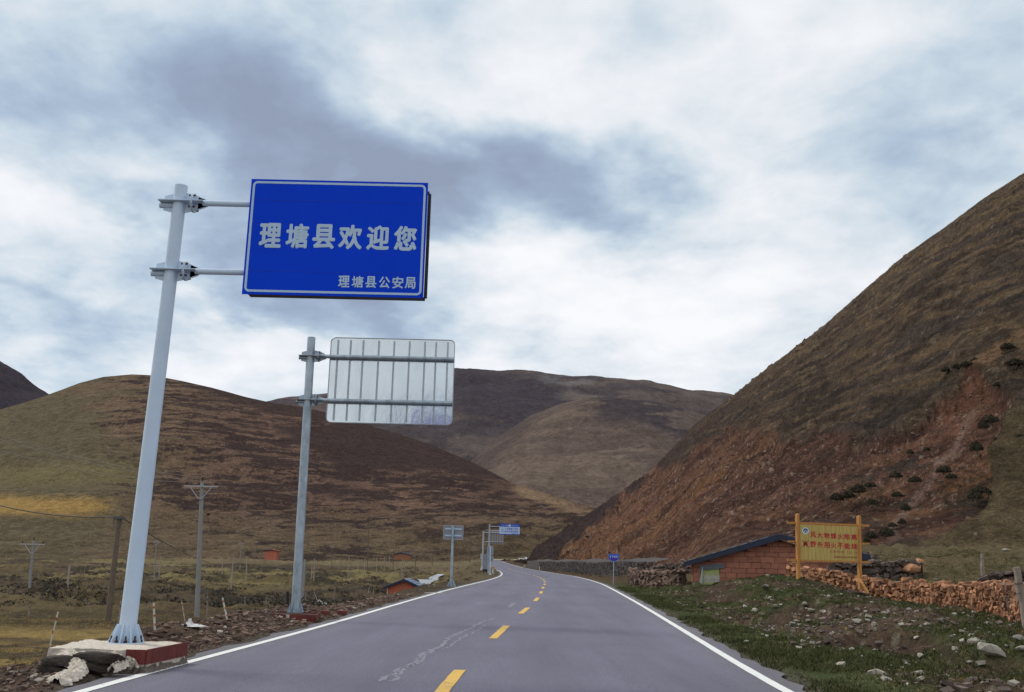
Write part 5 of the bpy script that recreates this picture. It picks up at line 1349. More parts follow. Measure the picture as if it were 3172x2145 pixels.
vpole(1141, 1618, 1140, 1724, 'faint very tall plain pole against the brown hillside above the yellow meadow patch', M_brnpole, None, .20, D=390)
# slender bare poles of the valley fence
_s = [(722, 1736, 716, 1829), (765, 1724, 763, 1801), (974, 1731, 972, 1803), (967, 1738, 966, 1788), (1082, 1724, 1077, 1805), (1052, 1728, 1051, 1762), (1111, 1733, 1109, 1774), (1130, 1731, 1128, 1784),
      (1168, 1724, 1166, 1782), (1191, 1726, 1190, 1770), (1207, 1721, 1206, 1768), (1247, 1733, 1245, 1795), (1301, 1752, 1300, 1774), (216, 1750, 209, 1820), (498, 1722, 492, 1795), (690, 1727, 688, 1786), (1420, 1735, 1419, 1757), (1254, 1735, 1254, 1764), (1430, 1738, 1430, 1752)]
_sl = ['leftmost of the three between the tall concrete pole and the red hut', 'right beside the pole with crossarm left of the red hut', 'longer of the pair just right of the galvanised pole', 'shorter of the pair just right of the galvanised pole',
       'tall, standing in dark scrub before the yellow meadow patch', 'small, left end of the yellow meadow patch', 'small, against the middle of the yellow meadow patch', 'at the right end of the yellow meadow patch',
       'tall, midway from the yellow patch to the far blue-roofed house', 'short, left of the far blue-roofed house', 'short, just left of the crossarm pole by the far house', 'rising right behind the orange-red shed', 'shortest, right above the pale stream',
       'left of the brownish cable pole, by the left edge', 'just right of the white sign pole, in the scrub', 'rising between the tall concrete pole and the red hut', 'small, behind the foot of the small grey sign', 'small, under the far blue-roofed house', 'small, right of the small grey sign']
for a, lb in zip(_s, _sl):
    vpole(*a, 'bare pole ' + lb, M_brnpole2, None, .125, 'pole', 'bare_pole', 'slender bare poles in the valley fields')
vpole(945, 1733, 937, 1864, 'grey bare pole close behind the galvanised sign pole, partly hidden by it', M_conpole, None, .13, 'pole', 'bare_pole')
# short fence stakes over the valley
random.seed(21)
proto = None
for i in range(26):
    px = random.uniform(20, 1400); py = random.choice([1772, 1762, 1752, 1790]) + random.uniform(-3, 3) + (1400 - px)*-.004
    g = hit_ground(px, py, 60, 500); h = 1.5
    mb = MB(); mb.tube((0, 0, -.2), (random.uniform(-.12, .12), 0, h*random.uniform(.7, 1.1)), .07, .05, 6)
    o = mb.build('fence_stake', M_pine, None, False, g); tag(o, 'short weathered fence stake standing far out in the valley field', 'fence post', 'short stakes of the valley fences')

# hanging insulator string on the guy wire of the tall pole
top = bA + tA
arm_c = top - Vector((0, 0, .33))
gy = hit_ground(660, 1680, 60, 500)
wire = thing('guy_wire', 'thin guy wire with a dark bob hanging right of the tall concrete pole', 'wire', top - Vector((0, 0, 1.2)))
q1_ = P(660, 1650, 74) - Vector(wire.location)
mb = MB(); mb.tube((0, 0, 0), q1_, .012, .012, 5); mb.build('strand', M_wire, wire)
mb = MB(); cc = P(645.5, 1598, 72) - Vector(wire.location); mb.tube(cc, cc + Vector((0, 0, .18)), .09, .11, 8); mb.build('bob', M_black, wire)
# overhead lines
def cable(name, label, a, b, sag, r, m, n=26):
    pts_ = [a.lerp(b, k/n) - Vector((0, 0, sag*4*(k/n)*(1 - k/n))) for k in range(n + 1)]
    mb = MB(); mb.path(pts_, r, 5); tag(mb.build(name, m), label, 'cable')
for k, (sx_, pyv) in enumerate(((-1, 1388), (0, 1340), (1, 1352))):
    cable('power_line', ('lowest', 'uppermost', 'middle')[k] + ' of three pale overhead lines crossing the left hillside to the tall concrete pole', arm_c + Vector((sx_*.96, -.1, .25 if sx_ else .6)), P(-60, pyv - 8, 46), .35, .011, M_conpole)
cable('overhead_cable', 'thick dark sagging cable running from the left edge to the brownish pole', bB + tB, P(-80, 1545, 52), .35, .030, M_wire)
cable('overhead_cable', 'thick dark cable continuing from the brownish pole past the white sign pole', bB + tB, P(745, 1725, 330), 2.6, .035, M_wire)

# ---------------------------------------------------------------- near fences, sticks and rubbish on the left
def stick(pt, pb_, label, r=.022, D=None, bands=True):
    g = hit_ground(*pb_); b = Vector(g); tp_ = P(pt[0], pt[1], g.y) - b; o = thing('marker_stick', label, 'marker stick', b)
    mb = MB(); mb.tube((0, 0, -.1), tp_, r, r*.85, 8); mb.build('rod', M_stick_w, o)
    if bands:
        for f in (.18, .5, .80):
            mb = MB(); mb.tube(tp_*f, tp_*(f + .07), r*1.06, r*1.06, 8, False); mb.build('red_band', M_stick_r, o)
stick((180, 1896), (146, 2034), 'leaning pale stick at the left corner of the concrete pad', .022)
stick((476, 1868), (482, 1955), 'upright red and white marker stick right of the white sign pole')
stick((563, 1864), (575, 1930), 'leaning red and white marker stick beside the white rag')
stick((689, 1852), (708, 1925), 'leaning red and white marker stick on the rubble ridge')
stick((972, 1834), (986, 1870), 'leaning pale stick beside the white rag past the galvanised pole')
stick((1144, 1815), (1141, 1838), 'thin pale stick at the bank edge left of the orange-red shed', .03, bands=False)
g = hit_ground(892, 1880); mb = MB(); mb.tube((0, 0, -.1), P(891, 1833, g.y) - g, .045, .04, 8); tag(mb.build('dark_post', M_black, None, False, g), 'short black post just left of the galvanised pole', 'post')
def fpost(pt, pb_, label, r=.06):
    g = hit_ground(*pb_); b = Vector(g); tp_ = P(pt[0], pt[1], g.y) - b; o = thing('fence_post', label, 'fence post', b)
    mb = MB(); pts_ = [Vector((0, 0, -.15))] + [tp_*(k/5) + Vector((random.uniform(-1, 1)*r*.35, random.uniform(-1, 1)*r*.3, 0)) for k in range(1, 6)]
    for k, (a, b_) in enumerate(zip(pts_[:-1], pts_[1:])): mb.tube(a, b_, r*(1.05 - k*.05), r*(1.0 - k*.05), 9, k == 4)
    mb.build('post', M_pine, o, True); mb = MB(); mb.tube(tp_*.78, tp_*.86, r*1.12, r*1.12, 9, False); mb.build('wire_wrap', M_wire, o)
    return b, tp_
_f = [((92, 1874), (90, 1909), 'pale fence post furthest left in the yellow grass'), ((276, 1868), (280, 1900), 'rough fence post left of the brownish pole'), ((376, 1862), (366, 1945), 'ragged tall fence post right beside the white sign pole'),
      ((451, 1870), (452, 1892), 'short fence post just right of the white sign pole'), ((643, 1846), (640, 1912), 'rough fence post right of the tall concrete pole'), ((760, 1852), (758, 1880), 'whitish fence post left of the galvanised pole base'),
      ((826, 1852), (824, 1890), 'whitish fence post nearest the galvanised pole base'), ((948, 1826), (945, 1868), 'broken fence post right of the galvanised pole'), ((1040, 1805), (1034, 1858), 'tall rough fence post standing before the dark scrub'),
      ((1105, 1822), (1104, 1845), 'short whitish fence post left of the orange-red shed'), ((1158, 1818), (1156, 1842), 'short fence post nearest the orange-red shed')]
fp = []
for a, b, lab in _f: fp.append(fpost(a, b, lab, .055))
for i in range(len(fp) - 1):
    (b0, t0), (b1, t1) = fp[i], fp[i+1]
    if abs(b0.y - b1.y) > 40: continue
for (zf_) in (.9, .55):
    mb = MB(); seq = [0, 1, 3, 4, 5, 6, 7, 8, 9, 10]
    for i, j in zip(seq[:-1], seq[1:]):
        a = fp[i][0] + fp[i][1]*zf_; b = fp[j][0] + fp[j][1]*zf_; mb.path([a.lerp(b, k/6) - Vector((0, 0, .05*4*(k/6)*(1 - k/6))) for k in range(7)], .007, 4)
    tag(mb.build('fence_wire', M_wire), ('upper' if zf_ == .9 else 'lower') + ' wire strand linking the rough posts in the left field', 'wire')
# right-hand posts
def rpost(pt, pb_, Y, r, label, wrap=True):
    b = P(pb_[0], pb_[1], Y); tp_ = P(pt[0], pt[1], Y) - b; o = thing('fence_post', label, 'fence post', b)
    mb = MB(); pts_ = [Vector((0, 0, -.25)) + tp_*0] + [tp_*(k/7) + Vector((random.uniform(-1, 1)*r*.22, 0, 0)) for k in range(1, 8)]
    for k, (a, b_) in enumerate(zip(pts_[:-1], pts_[1:])): mb.tube(a, b_, r*(1.08 - k*.03), r*(1.05 - k*.03), 14, k in (0, 6))
    mb.build('post', M_pine, o, True)
    if wrap:
        for f in (.72, .735): w = MB(); w.tube(tp_*f, tp_*(f + .008), r*1.12, r*1.12, 14, False); w.build('wire_wrap', M_wire, o)
    return b, tp_
rpost((3147, 1758), (3182, 1945), 22.5, .085, 'thick weathered log post with wire wrapped round it at the right edge')
rpost((3042, 1716), (3044, 1770), 57, .10, 'thin grey post on the grass before the dark wall at the right')
rpost((3022, 1650), (3028, 1703), 74, .13, 'faint tall grey post up the grass slope at the right', False)
rpost((2863, 1660), (2864, 1691), 78, .12, 'dark short post at the edge of the slip above the grass', False)
rpost((2040, 1767), (2040, 1785), 88, .12, 'small pale post sticking up behind the low wall left of the barn', False)
g = hit_ground(2120, 1822, 50, 80); mb = MB(); mb.box((0, 0, .35), (.22, .08, .75)); tag(mb.build('dark_slab', M_soil, None, False, Vector((P(2120, 1822, 61).x, 61, gz(P(2120, 1822, 61).x, 61)))), 'dark upright slab leaning on the wall by the barn corner', 'slab')

# rocks on the grass of the right bank
rocks = [(2655, 1930, 26, 'flat pale stone'), (3075, 2022, 62, 'large grey wedge-shaped stone'), (3022, 1995, 40, 'broad flat pale stone'), (3157, 1985, 34, 'upright pale stone'), (2853, 2040, 22, 'small bright white stone'), (2738, 1903, 20, 'pale flat stone'),
         (2915, 1927, 20, 'grey rounded stone'), (2872, 1938, 18, 'thin pale stone'), (2840, 1980, 20, 'cream stone'), (2960, 2015, 22, 'grey-brown stone'), (2818, 1897, 18, 'half-buried stone'), (2712, 1940, 24, 'brown-grey stone'), (3165, 2020, 30, 'yellowish stone'),
         (2550, 1896, 15, 'small white stone'), (2495, 1876, 20, 'oval cream stone'), (2570, 1852, 16, 'round grey stone'), (2372, 1822, 18, 'pale stone by the mound top'), (2340, 1895, 16, 'flat grey-brown stone'), (2385, 1856, 14, 'pinkish pale stone'), (2515, 1897, 18, 'tilted pale stone'), (2310, 1992, 16, 'pale green-grey stone'), (2690, 1925, 14, 'small grey stone')]
def locate(px, py):
    if px > 2700 and py > 1985: return 'in the near right corner'
    if px > 2700: return 'on the grass below the orange wall'
    return 'on the slope below the notice board' if py > 1860 else 'on top of the grassy mound'
used = set()
for i, (px, py, w, lab) in enumerate(rocks):
    g = hit_ground(px, py, 8, 70); s = w*1.1*g.y/3000
    o = put_stone('rock', M_stone_g, 8 + i % 4, g + Vector((0, 0, s*.12)), (s*1.25, s*.85, s*.62), (random.uniform(-.3, .3), random.uniform(-.3, .3), random.uniform(0, 3)))
    tag(o, lab + ' lying ' + locate(px, py), 'rock', 'loose stones on the right bank')
for px, py, Y, sx_, sz_, m_, lab in ((2927, 1738, 66, 1.25, .62, M_stone_d, 'long dark boulder lying in the grass behind the orange wall'), (2824, 1757, 58, .8, .75, M_stone_r, 'reddish block standing behind the short dark wall'),
                       (2844, 1740, 58.5, .5, .55, M_stone_r, 'smaller reddish block perched beside the larger one'), (2770, 1741, 60, .22, .2, M_stone_d, 'small dark stone in the grass left of the reddish blocks'), (3115, 1703, 62, .4, .22, M_stone_g, 'pale stone on the grass slope near the right edge')):
    q = P(px, py, Y); o = put_stone('boulder', m_, 9, q, (sx_*1.3, sx_, sz_), (.1, .1, .3)); tag(o, lab, 'rock')
# dark rubble heap right of the board
hp = StoneHeap(); q = P(2690, 1728, 62)
for _ in range(90):
    a = random.uniform(0, 6.28); rr = random.random()**.6*.9; hp.add(q + Vector((rr*math.cos(a)*.9, rr*math.sin(a), -.4 + (1 - rr)*random.uniform(.2, .75))), [random.uniform(.14, .3)]*3)
tag(hp.build('rubble_heap', M_stone_d), 'small heap of black stones right of the notice board', 'rubble', kind='stuff')
# stones on the left spoil ridge and by the pad
def scatter(name, label, region, n, smin, smax, m, cond=None, seedv=2, lift=.2):
    rs = random.Random(seedv); hp = StoneHeap(); hp.rs = np.random.RandomState(seedv); k = 0; tries = 0
    xs, ys = [], []
    while k < n and tries < n*40:
        tries += 1; x = rs.uniform(region[0], region[1]); y = math.exp(rs.uniform(math.log(region[2]), math.log(region[3])))
        if cond and not cond(x, y, rs): continue
        xs.append(x); ys.append(y); k += 1
    zs = ground_h(np.array(xs), np.array(ys))
    for x, y, z in zip(xs, ys, zs):
        s = smin + (smax - smin)*rs.random()**3; hp.add((x, y, z + s*lift), (s*1.25, s, s*.6))
    return tag(hp.build(name, m), label, kind='stuff')
scatter('rubble', 'reddish-brown rubble spread along the left road edge', (-14, -3, ), 0, 0, 0, M_stone_b) if False else None
dL = lambda x, y: float(XL(y)) - EDGE_L - x
dR = lambda x, y: x - float(XR(y)) - EDGE_R
scatter('rubble', 'reddish-brown rubble spread along the left road edge', (-13, -3, 15.5, 45), 5200, .025, .12, M_stone_b, lambda x, y, r: .25 < dL(x, y) < 3.2 + r.uniform(-1, 1), 2)
scatter('rubble', 'pale chips in the rubble of the left road edge', (-13, -3, 11, 60), 420, .03, .13, M_stone_g, lambda x, y, r: .3 < dL(x, y) < 4.5, 3)
scatter('rubble', 'dark stony soil spilling in front of the concrete pad', (-9.5, -5, 10.2, 14.2), 1800, .015, .08, M_stone_d, lambda x, y, r: .5 < dL(x, y) < 3.5, 4)
scatter('rubble', 'brown stony soil in front of the concrete pad', (-9.5, -5, 10.2, 14.2), 1200, .015, .08, M_stone_b, lambda x, y, r: .3 < dL(x, y) < 3.5, 5)
scatter('gravel', 'small pale stones strewn over the grassy right bank', (4, 26, 11, 62), 2000, .025, .13, M_stone_g, lambda x, y, r: dR(x, y) > 1.3 and r.random() < .7 and x < .56*y, 6)
scatter('gravel', 'dark stones and clods strewn over the right bank', (4, 24, 11, 62), 2600, .03, .15, M_stone_d, lambda x, y, r: dR(x, y) > 1.5 and float(fbm(np.array([x/3.]), np.array([y/3.]), 3, 201)[0]) > .5 and x < .56*y, 7)
scatter('gravel', 'grit along both pavement edges', (-9, 13, 11, 60), 1800, .012, .045, M_stone_b, lambda x, y, r: (-.05 < dL(x, y) < .5) or (-.05 < dR(x, y) < .5), 8, .3)

# plastic rags
def rag(px, py, w, h, label, seedv):
    g = hit_ground(px, py); rs = np.random.RandomState(seedv); n, m_ = 16, 9; k = g.y/3000
    X_ = np.linspace(-w/2, w/2, n)*k; V = []
    for j in range(m_):
        for i in range(n):
            f = 1 - abs(i/(n-1)*2 - 1)**1.5
            V.append((X_[i] + rs.uniform(-1, 1)*k*2, (j/(m_-1) - .5)*.35*f, .02 + f*h*k*max(0, math.sin(j/(m_-1)*math.pi))*(.3 + .9*rs.rand())*(1.4 if i < n*.4 else .45)))
    mb = MB(); mb.add(V, [(j*n + i, j*n + i + 1, (j+1)*n + i + 1, (j+1)*n + i) for j in range(m_-1) for i in range(n-1)])
    tag(mb.build('plastic_rag', M_rag, None, False, g), label, 'rag')
rag(600, 1944, 84, 17, 'torn white plastic rag lying at the foot of the leaning marker stick', 1)
rag(1002, 1874, 66, 11, 'crumpled white plastic rag on the bank past the galvanised pole', 2)
rag(1118, 1838, 0.1, .1, '', 9) if False else None
for px, py, w, lab in ((1340, 1842, 62, 'pale broken slab lying on the bank below the small grey sign'), (652, 1919, 16, 'small whitish litter by the foot of the rough fence post')):
    g = hit_ground(px, py); k = g.y/3000; mb = MB(); mb.box((0, 0, .03), (w*k, 7*k*6, .09), Matrix.Rotation(.12, 3, 'Z')); tag(mb.build('slab', M_stone_g, None, False, g), lab, 'slab')

# stream glimpsed below the bank
sg = [hit_ground(x, y, 100, 420) for x, y in ((1300, 1812), (1322, 1800), (1345, 1791), (1366, 1783))]
mb = MB(); w = [3, 7, 7, 4]
random.seed(4); L_, R_2 = [], []
rp = resample(sg, 4.0)
for i, (p_, t_, d) in enumerate(rp):
    n_ = Vector((1, 0, 0)); ww = .7 + 1.6*math.sin(i/len(rp)*math.pi)*random.uniform(.4, 1.3); zz = max(gz(p_.x - ww, p_.y), gz(p_.x + ww, p_.y), gz(p_.x, p_.y)) + .12
    L_.append(Vector((p_.x - ww, p_.y, zz))); R_2.append(Vector((p_.x + ww, p_.y, zz)))
for i in range(len(L_) - 1): mb.add([L_[i], R_2[i], R_2[i+1], L_[i+1]], [(0, 1, 2, 3)])
tag(mb.build('stream', M_water), kind='structure')

# white car on the far stretch of road
pc = P(1622, 1736.5, 461); car = thing('car', 'small white car coming along the far stretch of road', 'car', pc, math.radians(-28))
prof = [(-2.1, .35), (-2.1, .85), (-1.6, .98), (-1.0, 1.0), (-.45, 1.48), (1.0, 1.50), (1.75, 1.0), (2.1, .95), (2.15, .35)]
mb = MB(); mb.prism(prof, -.88, .88); bevel(mb.build('body', M_carw, car), .12, 3)
mb = MB(); mb.prism([(-.92, 1.0), (-.45, 1.40), (.98, 1.42), (1.5, 1.0)], -.90, .90); mb.build('side_windows', M_glass, car)
mb = MB(); mb.add([(-1.03, -.7, 1.02), (-1.03, .7, 1.02), (-.5, .62, 1.45), (-.5, -.62, 1.45)], [(0, 1, 2, 3)]); mb.build('windscreen', M_glass, car)
for x in (-1.35, 1.35):
    for s in (-1, 1):
        mb = MB(); mb.tube((x, s*.78, .34), (x, s*.93, .34), .34, .34, 18); wh = mb.build('wheel', M_rubber, car); mb = MB(); mb.tube((x, s*.90, .34), (x, s*.94, .34), .19, .19, 12); mb.build('rim', M_ironarm, wh)
for s in (-1, 1):
    mb = MB(); mb.box((-2.13, s*.62, .72), (.06, .3, .16)); mb.build('headlight', M_logo_w, car)
mb = MB(); mb.box((-2.14, 0, .5), (.05, .8, .16)); mb.build('grille', M_rubber, car)

# ---------------------------------------------------------------- vegetation
def tuft_field(name, label, pts, nblade, h, w, m, seedv, lean=.5):
    """many short blades, three corners each, joined"""
    rs = np.random.RandomState(seedv); P_ = np.repeat(pts, nblade, 0); n = len(P_)
    a = rs.uniform(0, 2*np.pi, n); hh = h*rs.uniform(.4, 1.2, n)*np.repeat(rs.uniform(.6, 1.3, len(pts)), nblade); ww = w*rs.uniform(.6, 1.4, n)
    spread = h*.8; b = P_ + np.stack([rs.normal(0, spread, n), rs.normal(0, spread, n), np.full(n, -.01)], -1)
    dx = np.stack([np.cos(a)*ww, np.sin(a)*ww, np.zeros(n)], -1); tipo = np.stack([rs.normal(0, lean, n)*hh, rs.normal(0, lean, n)*hh, hh], -1)
    V = np.stack([b - dx, b + dx, b + tipo], 1).reshape(-1, 3).astype(np.float32)
    me = bpy.data.meshes.new(name); me.vertices.add(len(V)); me.vertices.foreach_set('co', V.ravel()); me.loops.add(len(V)); me.loops.foreach_set('vertex_index', np.arange(len(V), dtype=np.int32))
    me.polygons.add(n); me.polygons.foreach_set('loop_start', np.arange(0, len(V), 3, dtype=np.int32)); me.polygons.foreach_set('loop_total', np.full(n, 3, np.int32)); me.update(calc_edges=True)
    me.materials.append(m); o = bpy.data.objects.new(name, me); COL.objects.link(o); return tag(o, label, kind='stuff')
def sample(n, x0, x1, y0, y1, cond, seedv):
    rs = np.random.RandomState(seedv); X_ = rs.uniform(x0, x1, n); Y_ = np.exp(rs.uniform(math.log(y0), math.log(y1), n))
    k = cond(X_, Y_, rs); X_, Y_ = X_[k], Y_[k]; return np.stack([X_, Y_, ground_h(X_, Y_)], -1)
_dl = lambda x, y: XL(y) - EDGE_L - x
_dr = lambda x, y: x - XR(y) - EDGE_R
vis = lambda x, y: np.abs(x) < .60*y + 1
tuft_field('grass', 'short dark green grass on the right bank', sample(150000, 3, 32, 10.5, 70, lambda x, y, r: (_dr(x, y) > .15) & vis(x, y) & (bare(x, y) < .25 + .3*r.rand(len(x))) & (fbm(x/3, y/3, 4, 201) < .52 + .15*r.rand(len(x))), 1), 6, .075, .011, M_grass, 1)
tuft_field('grass', 'dry yellowish grass among the green of the right bank', sample(20000, 3, 32, 10.5, 70, lambda x, y, r: (_dr(x, y) > .8) & (bare(x, y) < .5) & vis(x, y), 2), 3, .05, .009, M_dry, 2)
tuft_field('grass', 'dry yellow grass in the field on the left', sample(60000, -42, -4, 11, 75, lambda x, y, r: (_dl(x, y) > 2.2 + r.rand(len(x))*2) & vis(x, y) & (fbm(x/9, y/5, 4, 221) > .44), 3), 4, .085, .012, M_dry, 3)
tuft_field('grass', 'short green grass in the field on the left', sample(26000, -42, -4, 11, 40, lambda x, y, r: (_dl(x, y) > 2.0) & vis(x, y) & (fbm(x/5, y/5, 3, 231) > .5), 4), 4, .05, .010, M_grass, 4)
# scrub: clumps of leaf faces
def scrub_field(name, label, pts, size, m, seedv, leaves=26, flat=.65):
    rs = np.random.RandomState(seedv); n = len(pts)*leaves; S_ = np.repeat(size, leaves); P_ = np.repeat(pts, leaves, 0)
    d = rs.normal(0, 1, (n, 3)); d /= np.linalg.norm(d, axis=1)[:, None]; d[:, 2] = np.abs(d[:, 2]); rad = rs.uniform(.35, 1, n)**.5
    c = P_ + d*(S_*rad)[:, None]*np.array([1, 1, flat]); t1 = rs.normal(0, 1, (n, 3)); t2 = rs.normal(0, 1, (n, 3)); s = (S_*.17)[:, None]
    V = np.stack([c + t1*s*.6, c + t2*s*.6, c - (t1 + t2)*s*.4], 1).reshape(-1, 3).astype(np.float32)
    me = bpy.data.meshes.new(name); me.vertices.add(len(V)); me.vertices.foreach_set('co', V.ravel()); me.loops.add(len(V)); me.loops.foreach_set('vertex_index', np.arange(len(V), dtype=np.int32))
    me.polygons.add(n); me.polygons.foreach_set('loop_start', np.arange(0, len(V), 3, dtype=np.int32)); me.polygons.foreach_set('loop_total', np.full(n, 3, np.int32)); me.update(calc_edges=True)
    me.materials.append(m); o = bpy.data.objects.new(name, me); COL.objects.link(o); return o
pts = sample(9000, -150, -4, 75, 380, lambda x, y, r: (_dl(x, y) > 7) & vis(x, y) & (fbm(x/14, y/9, 5, 227, .6) > .535 - .03*r.rand(len(x))), 6)
tag(scrub_field('scrub', 'dark low scrub covering the valley floor on the left', pts, np.random.RandomState(1).uniform(.3, .95, len(pts)), M_leafb, 6, 34), kind='stuff')
pts = sample(1300, -16, 0, 62, 200, lambda x, y, r: (_dl(x, y) > 1.2) & (_dl(x, y) < 9) & (fbm(x/4, y/9, 4, 33) > .52), 8)
tag(scrub_field('scrub', 'dark low scrub on the left road bank near the bend', pts, np.random.RandomState(2).uniform(.1, .38, len(pts)), M_leafb, 8, 30), kind='stuff')

# shrubs on the right slope, each its own thing
def hill_at(px, py):
    d = ray(px, py); Y = np.exp(np.linspace(math.log(62), math.log(560), 1500)); u = np.full(Y.shape, d[0]); z, _, _ = hill_right_z(u, Y)
    zz = CAM_H + d[2]*Y; k = np.where(zz <= z)[0]; k = k[0] if len(k) else 700
    return Vector((d[0]*Y[k], Y[k], float(z[k])))
_protos = []
def make_shrub(seedv):
    o = thing('shrub', 'x', 'shrub'); n = 1
    lf = scrub_field('foliage', '', np.array([[0, 0, .05], [.35, .1, 0], [-.3, .05, .02], [.05, -.3, 0]]), np.array([.55, .42, .40, .38]), M_leaf, seedv, 300, 1.0); lf.parent = o
    mb = MB()
    for k in range(6):
        a = k*1.05 + seedv; mb.tube((0, 0, -.3), (.35*math.cos(a), .35*math.sin(a), .35), .03, .012, 5)
    mb.build('stem', M_pine, o); return o
shr = [(2590, 1548, 40, 'lowest left of the long shrub thicket above the notice board'), (2625, 1540, 46, 'middle of the long shrub thicket above the notice board'), (2660, 1524, 46, 'largest of the long shrub thicket above the notice board'), (2695, 1507, 34, 'topmost right of the long shrub thicket above the notice board'),
       (2700, 1560, 30, 'just right of the thicket, low on the slip'), (2780, 1538, 38, 'alone on bare earth right of the thicket'), (2775, 1478, 34, 'upper one of a pair amid the slip'), (2835, 1492, 36, 'beside the pinkish gully, lower side'), (2925, 1462, 40, 'at the upper end of the pinkish gully'), (2945, 1482, 30, 'just below the one at the gully head'),
       (2805, 1580, 34, 'right of the notice board top, on brown earth'), (2795, 1622, 30, 'closest to the notice board on its right'), (2765, 1632, 26, 'small, nearest the notice board on its right'), (2700, 1662, 34, 'touching the right post of the notice board'), (2745, 1655, 40, 'broad, level with the notice board lettering'), (2685, 1678, 26, 'low, behind the right end of the board'),
       (2930, 1150, 26, 'left one of the row along the top of the slip'), (2965, 1140, 34, 'second in the row along the top of the slip'), (2995, 1133, 34, 'third in the row along the top of the slip'), (3020, 1120, 24, 'right one of the row along the top of the slip'),
       (3045, 1325, 32, 'at the right edge of the red slip'), (3068, 1308, 36, 'dark, above the right edge of the red slip'), (3025, 1395, 44, 'dark, in the notch where the grass begins'), (3020, 1545, 40, 'lower one hugging the grass edge of the slip'), (3035, 1525, 44, 'upper one hugging the grass edge of the slip'), (3120, 1080, 44, 'large dark one high at the right edge'), (3145, 1130, 44, 'lower of the high dark ones at the right edge'), (3090, 1195, 30, 'small one beside the trail at the right edge'), (3160, 1355, 24, 'small one on the grass by the right edge'),
       (2820, 1405, 24, 'small, high on the slip left of the gully'), (2870, 1395, 26, 'small, high on the slip at the gully'), (1820, 1665, 14, 'tiny, at the head of the steep orange cut'), (2238, 1342, 18, 'small, near the dark upper edge of the slip')]
prot = [make_shrub(31), make_shrub(32), make_shrub(33)]; usedp = [False]*3
for i, (px, py, w, lab) in enumerate(shr):
    q = hill_at(px, py); k = i % 3
    if usedp[k]: o = copy_tree(prot[k])
    else: o = prot[k]; usedp[k] = True
    s = w*q.length/3100/1.5*1.25; o.location = q + Vector((0, 0, -.05*s)); o.scale = (s*random.uniform(.8, 1.3), s*random.uniform(.8, 1.2), s*random.uniform(.75, 1.25)); o.rotation_euler = (0, 0, i*1.3)
    tag(o, 'dark shrub ' + lab, 'shrub', 'shrubs on the right slope')
# scrub and loose stones over the slope
rs = np.random.RandomState(9); n = 9000
u_ = rs.uniform(.02, .58, n); Y_ = np.exp(rs.uniform(math.log(75), math.log(520), n)); z_, t_, tt_ = hill_right_z(u_, Y_); X_ = u_*Y_
px_, py_ = project(X_, Y_, z_); sm_, _, _ = scar_masks(px_, py_, np.full(n, .5)); ok = (t_ > .02) & (t_ < .95)
k = ok & (sm_ > .6)
hp = StoneHeap()
for x, y, z in zip(X_[k][:2600], Y_[k][:2600], z_[k][:2600]):
    s = rs.uniform(.08, .30)*(.4 + y/260); hp.add((x, y, z - 1.2*np.interp(y, [60, 120, 400], [.9, 1.4, 2.0]) + rs.uniform(0, .6)), (s*1.3, s, s*.7))
hp.build('scree', M_stone_b)['label'] = 'loose orange-brown stones over the bare slip'
k = ok & (sm_ < .15) & (py_ < 1640) & (fbm(X_/26, Y_/34, 3, 131) > .44)
pts = np.stack([X_[k], Y_[k], z_[k]], -1)
tag(scrub_field('scrub', 'low dark scrub over the upper right slope', pts, rs.uniform(.12, .42, len(pts))*(.4 + pts[:, 1]/300), M_leafb, 12, 14, .5), kind='stuff')
n = 16000; u_ = rs.uniform(.16, .56, n); Y_ = np.exp(rs.uniform(math.log(75), math.log(420), n)); z_, t_, tt_ = hill_right_z(u_, Y_); X_ = u_*Y_; px_, py_ = project(X_, Y_, z_)
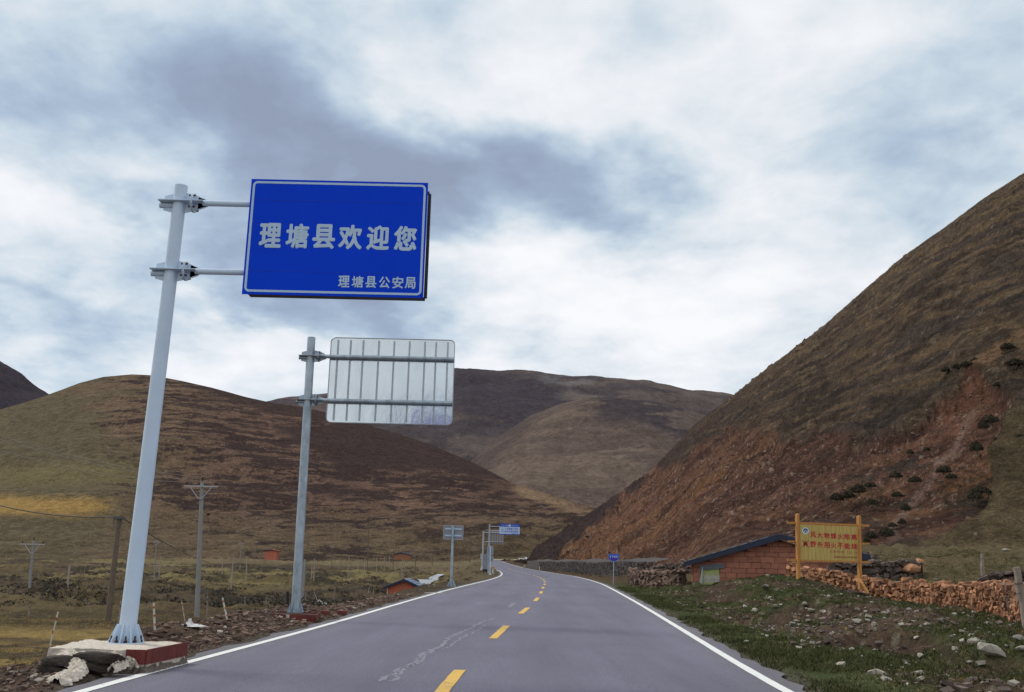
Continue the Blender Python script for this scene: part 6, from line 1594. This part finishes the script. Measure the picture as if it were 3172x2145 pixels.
den = np.exp(-((px_ - 2650)/130)**2 - ((py_ - 1535)/42)**2) + np.exp(-((px_ - 2960)/130)**2 - ((py_ - 1500)/90)**2)*.8 + np.exp(-((px_ - 2740)/100)**2 - ((py_ - 1650)/40)**2) + np.exp(-((px_ - 3110)/70)**2 - ((py_ - 1130)/110)**2) + np.exp(-((px_ - 2960)/110)**2 - ((py_ - 1155 + (px_ - 2960)*.4)/28)**2)*.9 + np.exp(-((px_ - 3070)/50)**2 - ((py_ - 1310)/60)**2)
k = (t_ > .02) & (den*(.35 + fbm(X_/3, Y_/4, 3, 171)) > .27 + .22*rs.rand(n))
pts = np.stack([X_[k], Y_[k], z_[k] - .3], -1)
tag(scrub_field('scrub', 'straggling low scrub among the shrubs of the slip', pts, rs.uniform(.15, .5, len(pts))*(.5 + pts[:, 1]/260), M_leaf, 13, 26, 1.3), kind='stuff')
n = 60000; u_ = rs.uniform(-.56, .12, n); t0 = rs.uniform(.02, .98, n); yt = np.interp(u_, [-.9, -.5, -.2, 0, .1, .3], [380, 400, 430, 455, 470, 500]); yc = np.interp(u_, [-.9, -.5, -.38, -.2, -.1, 0, .1, .3], [900, 950, 1000, 1000, 960, 880, 760, 650])
Y_ = yt + (yc - yt)*t0; z_, t_, tt_ = hill_left_z(u_, Y_); X_ = u_*Y_; env = np.sin(tt_*math.pi)
z_ = z_ + env*((fbm(X_/130, Y_/130, 3, 61) - .5)*34 + (fbm(X_/34 + z_/40, z_/14, 4, 67) - .5)*7); px_, py_ = project(X_, Y_, z_)
wv = fbm(X_/12, z_/6 + Y_/30, 4, 77, .65) - .5; a_ = X_/60 + z_/60 + wv*.5; b_ = z_/5.2 - X_/120 + Y_/60 + wv*1.6
k = (fbm(a_*4.2, b_*1.9, 5, 81, .68) > .50 - .04*sst(400, 900, px_) + .14*sst(520, 200, px_)) & (rs.rand(n) < .8)
pts = np.stack([X_[k], Y_[k], z_[k]], -1)
tag(scrub_field('scrub', 'dark heath scrub in ragged patches over the left hill', pts, rs.uniform(.6, 1.5, len(pts)), M_leafb, 14, 8, .6), kind='stuff')
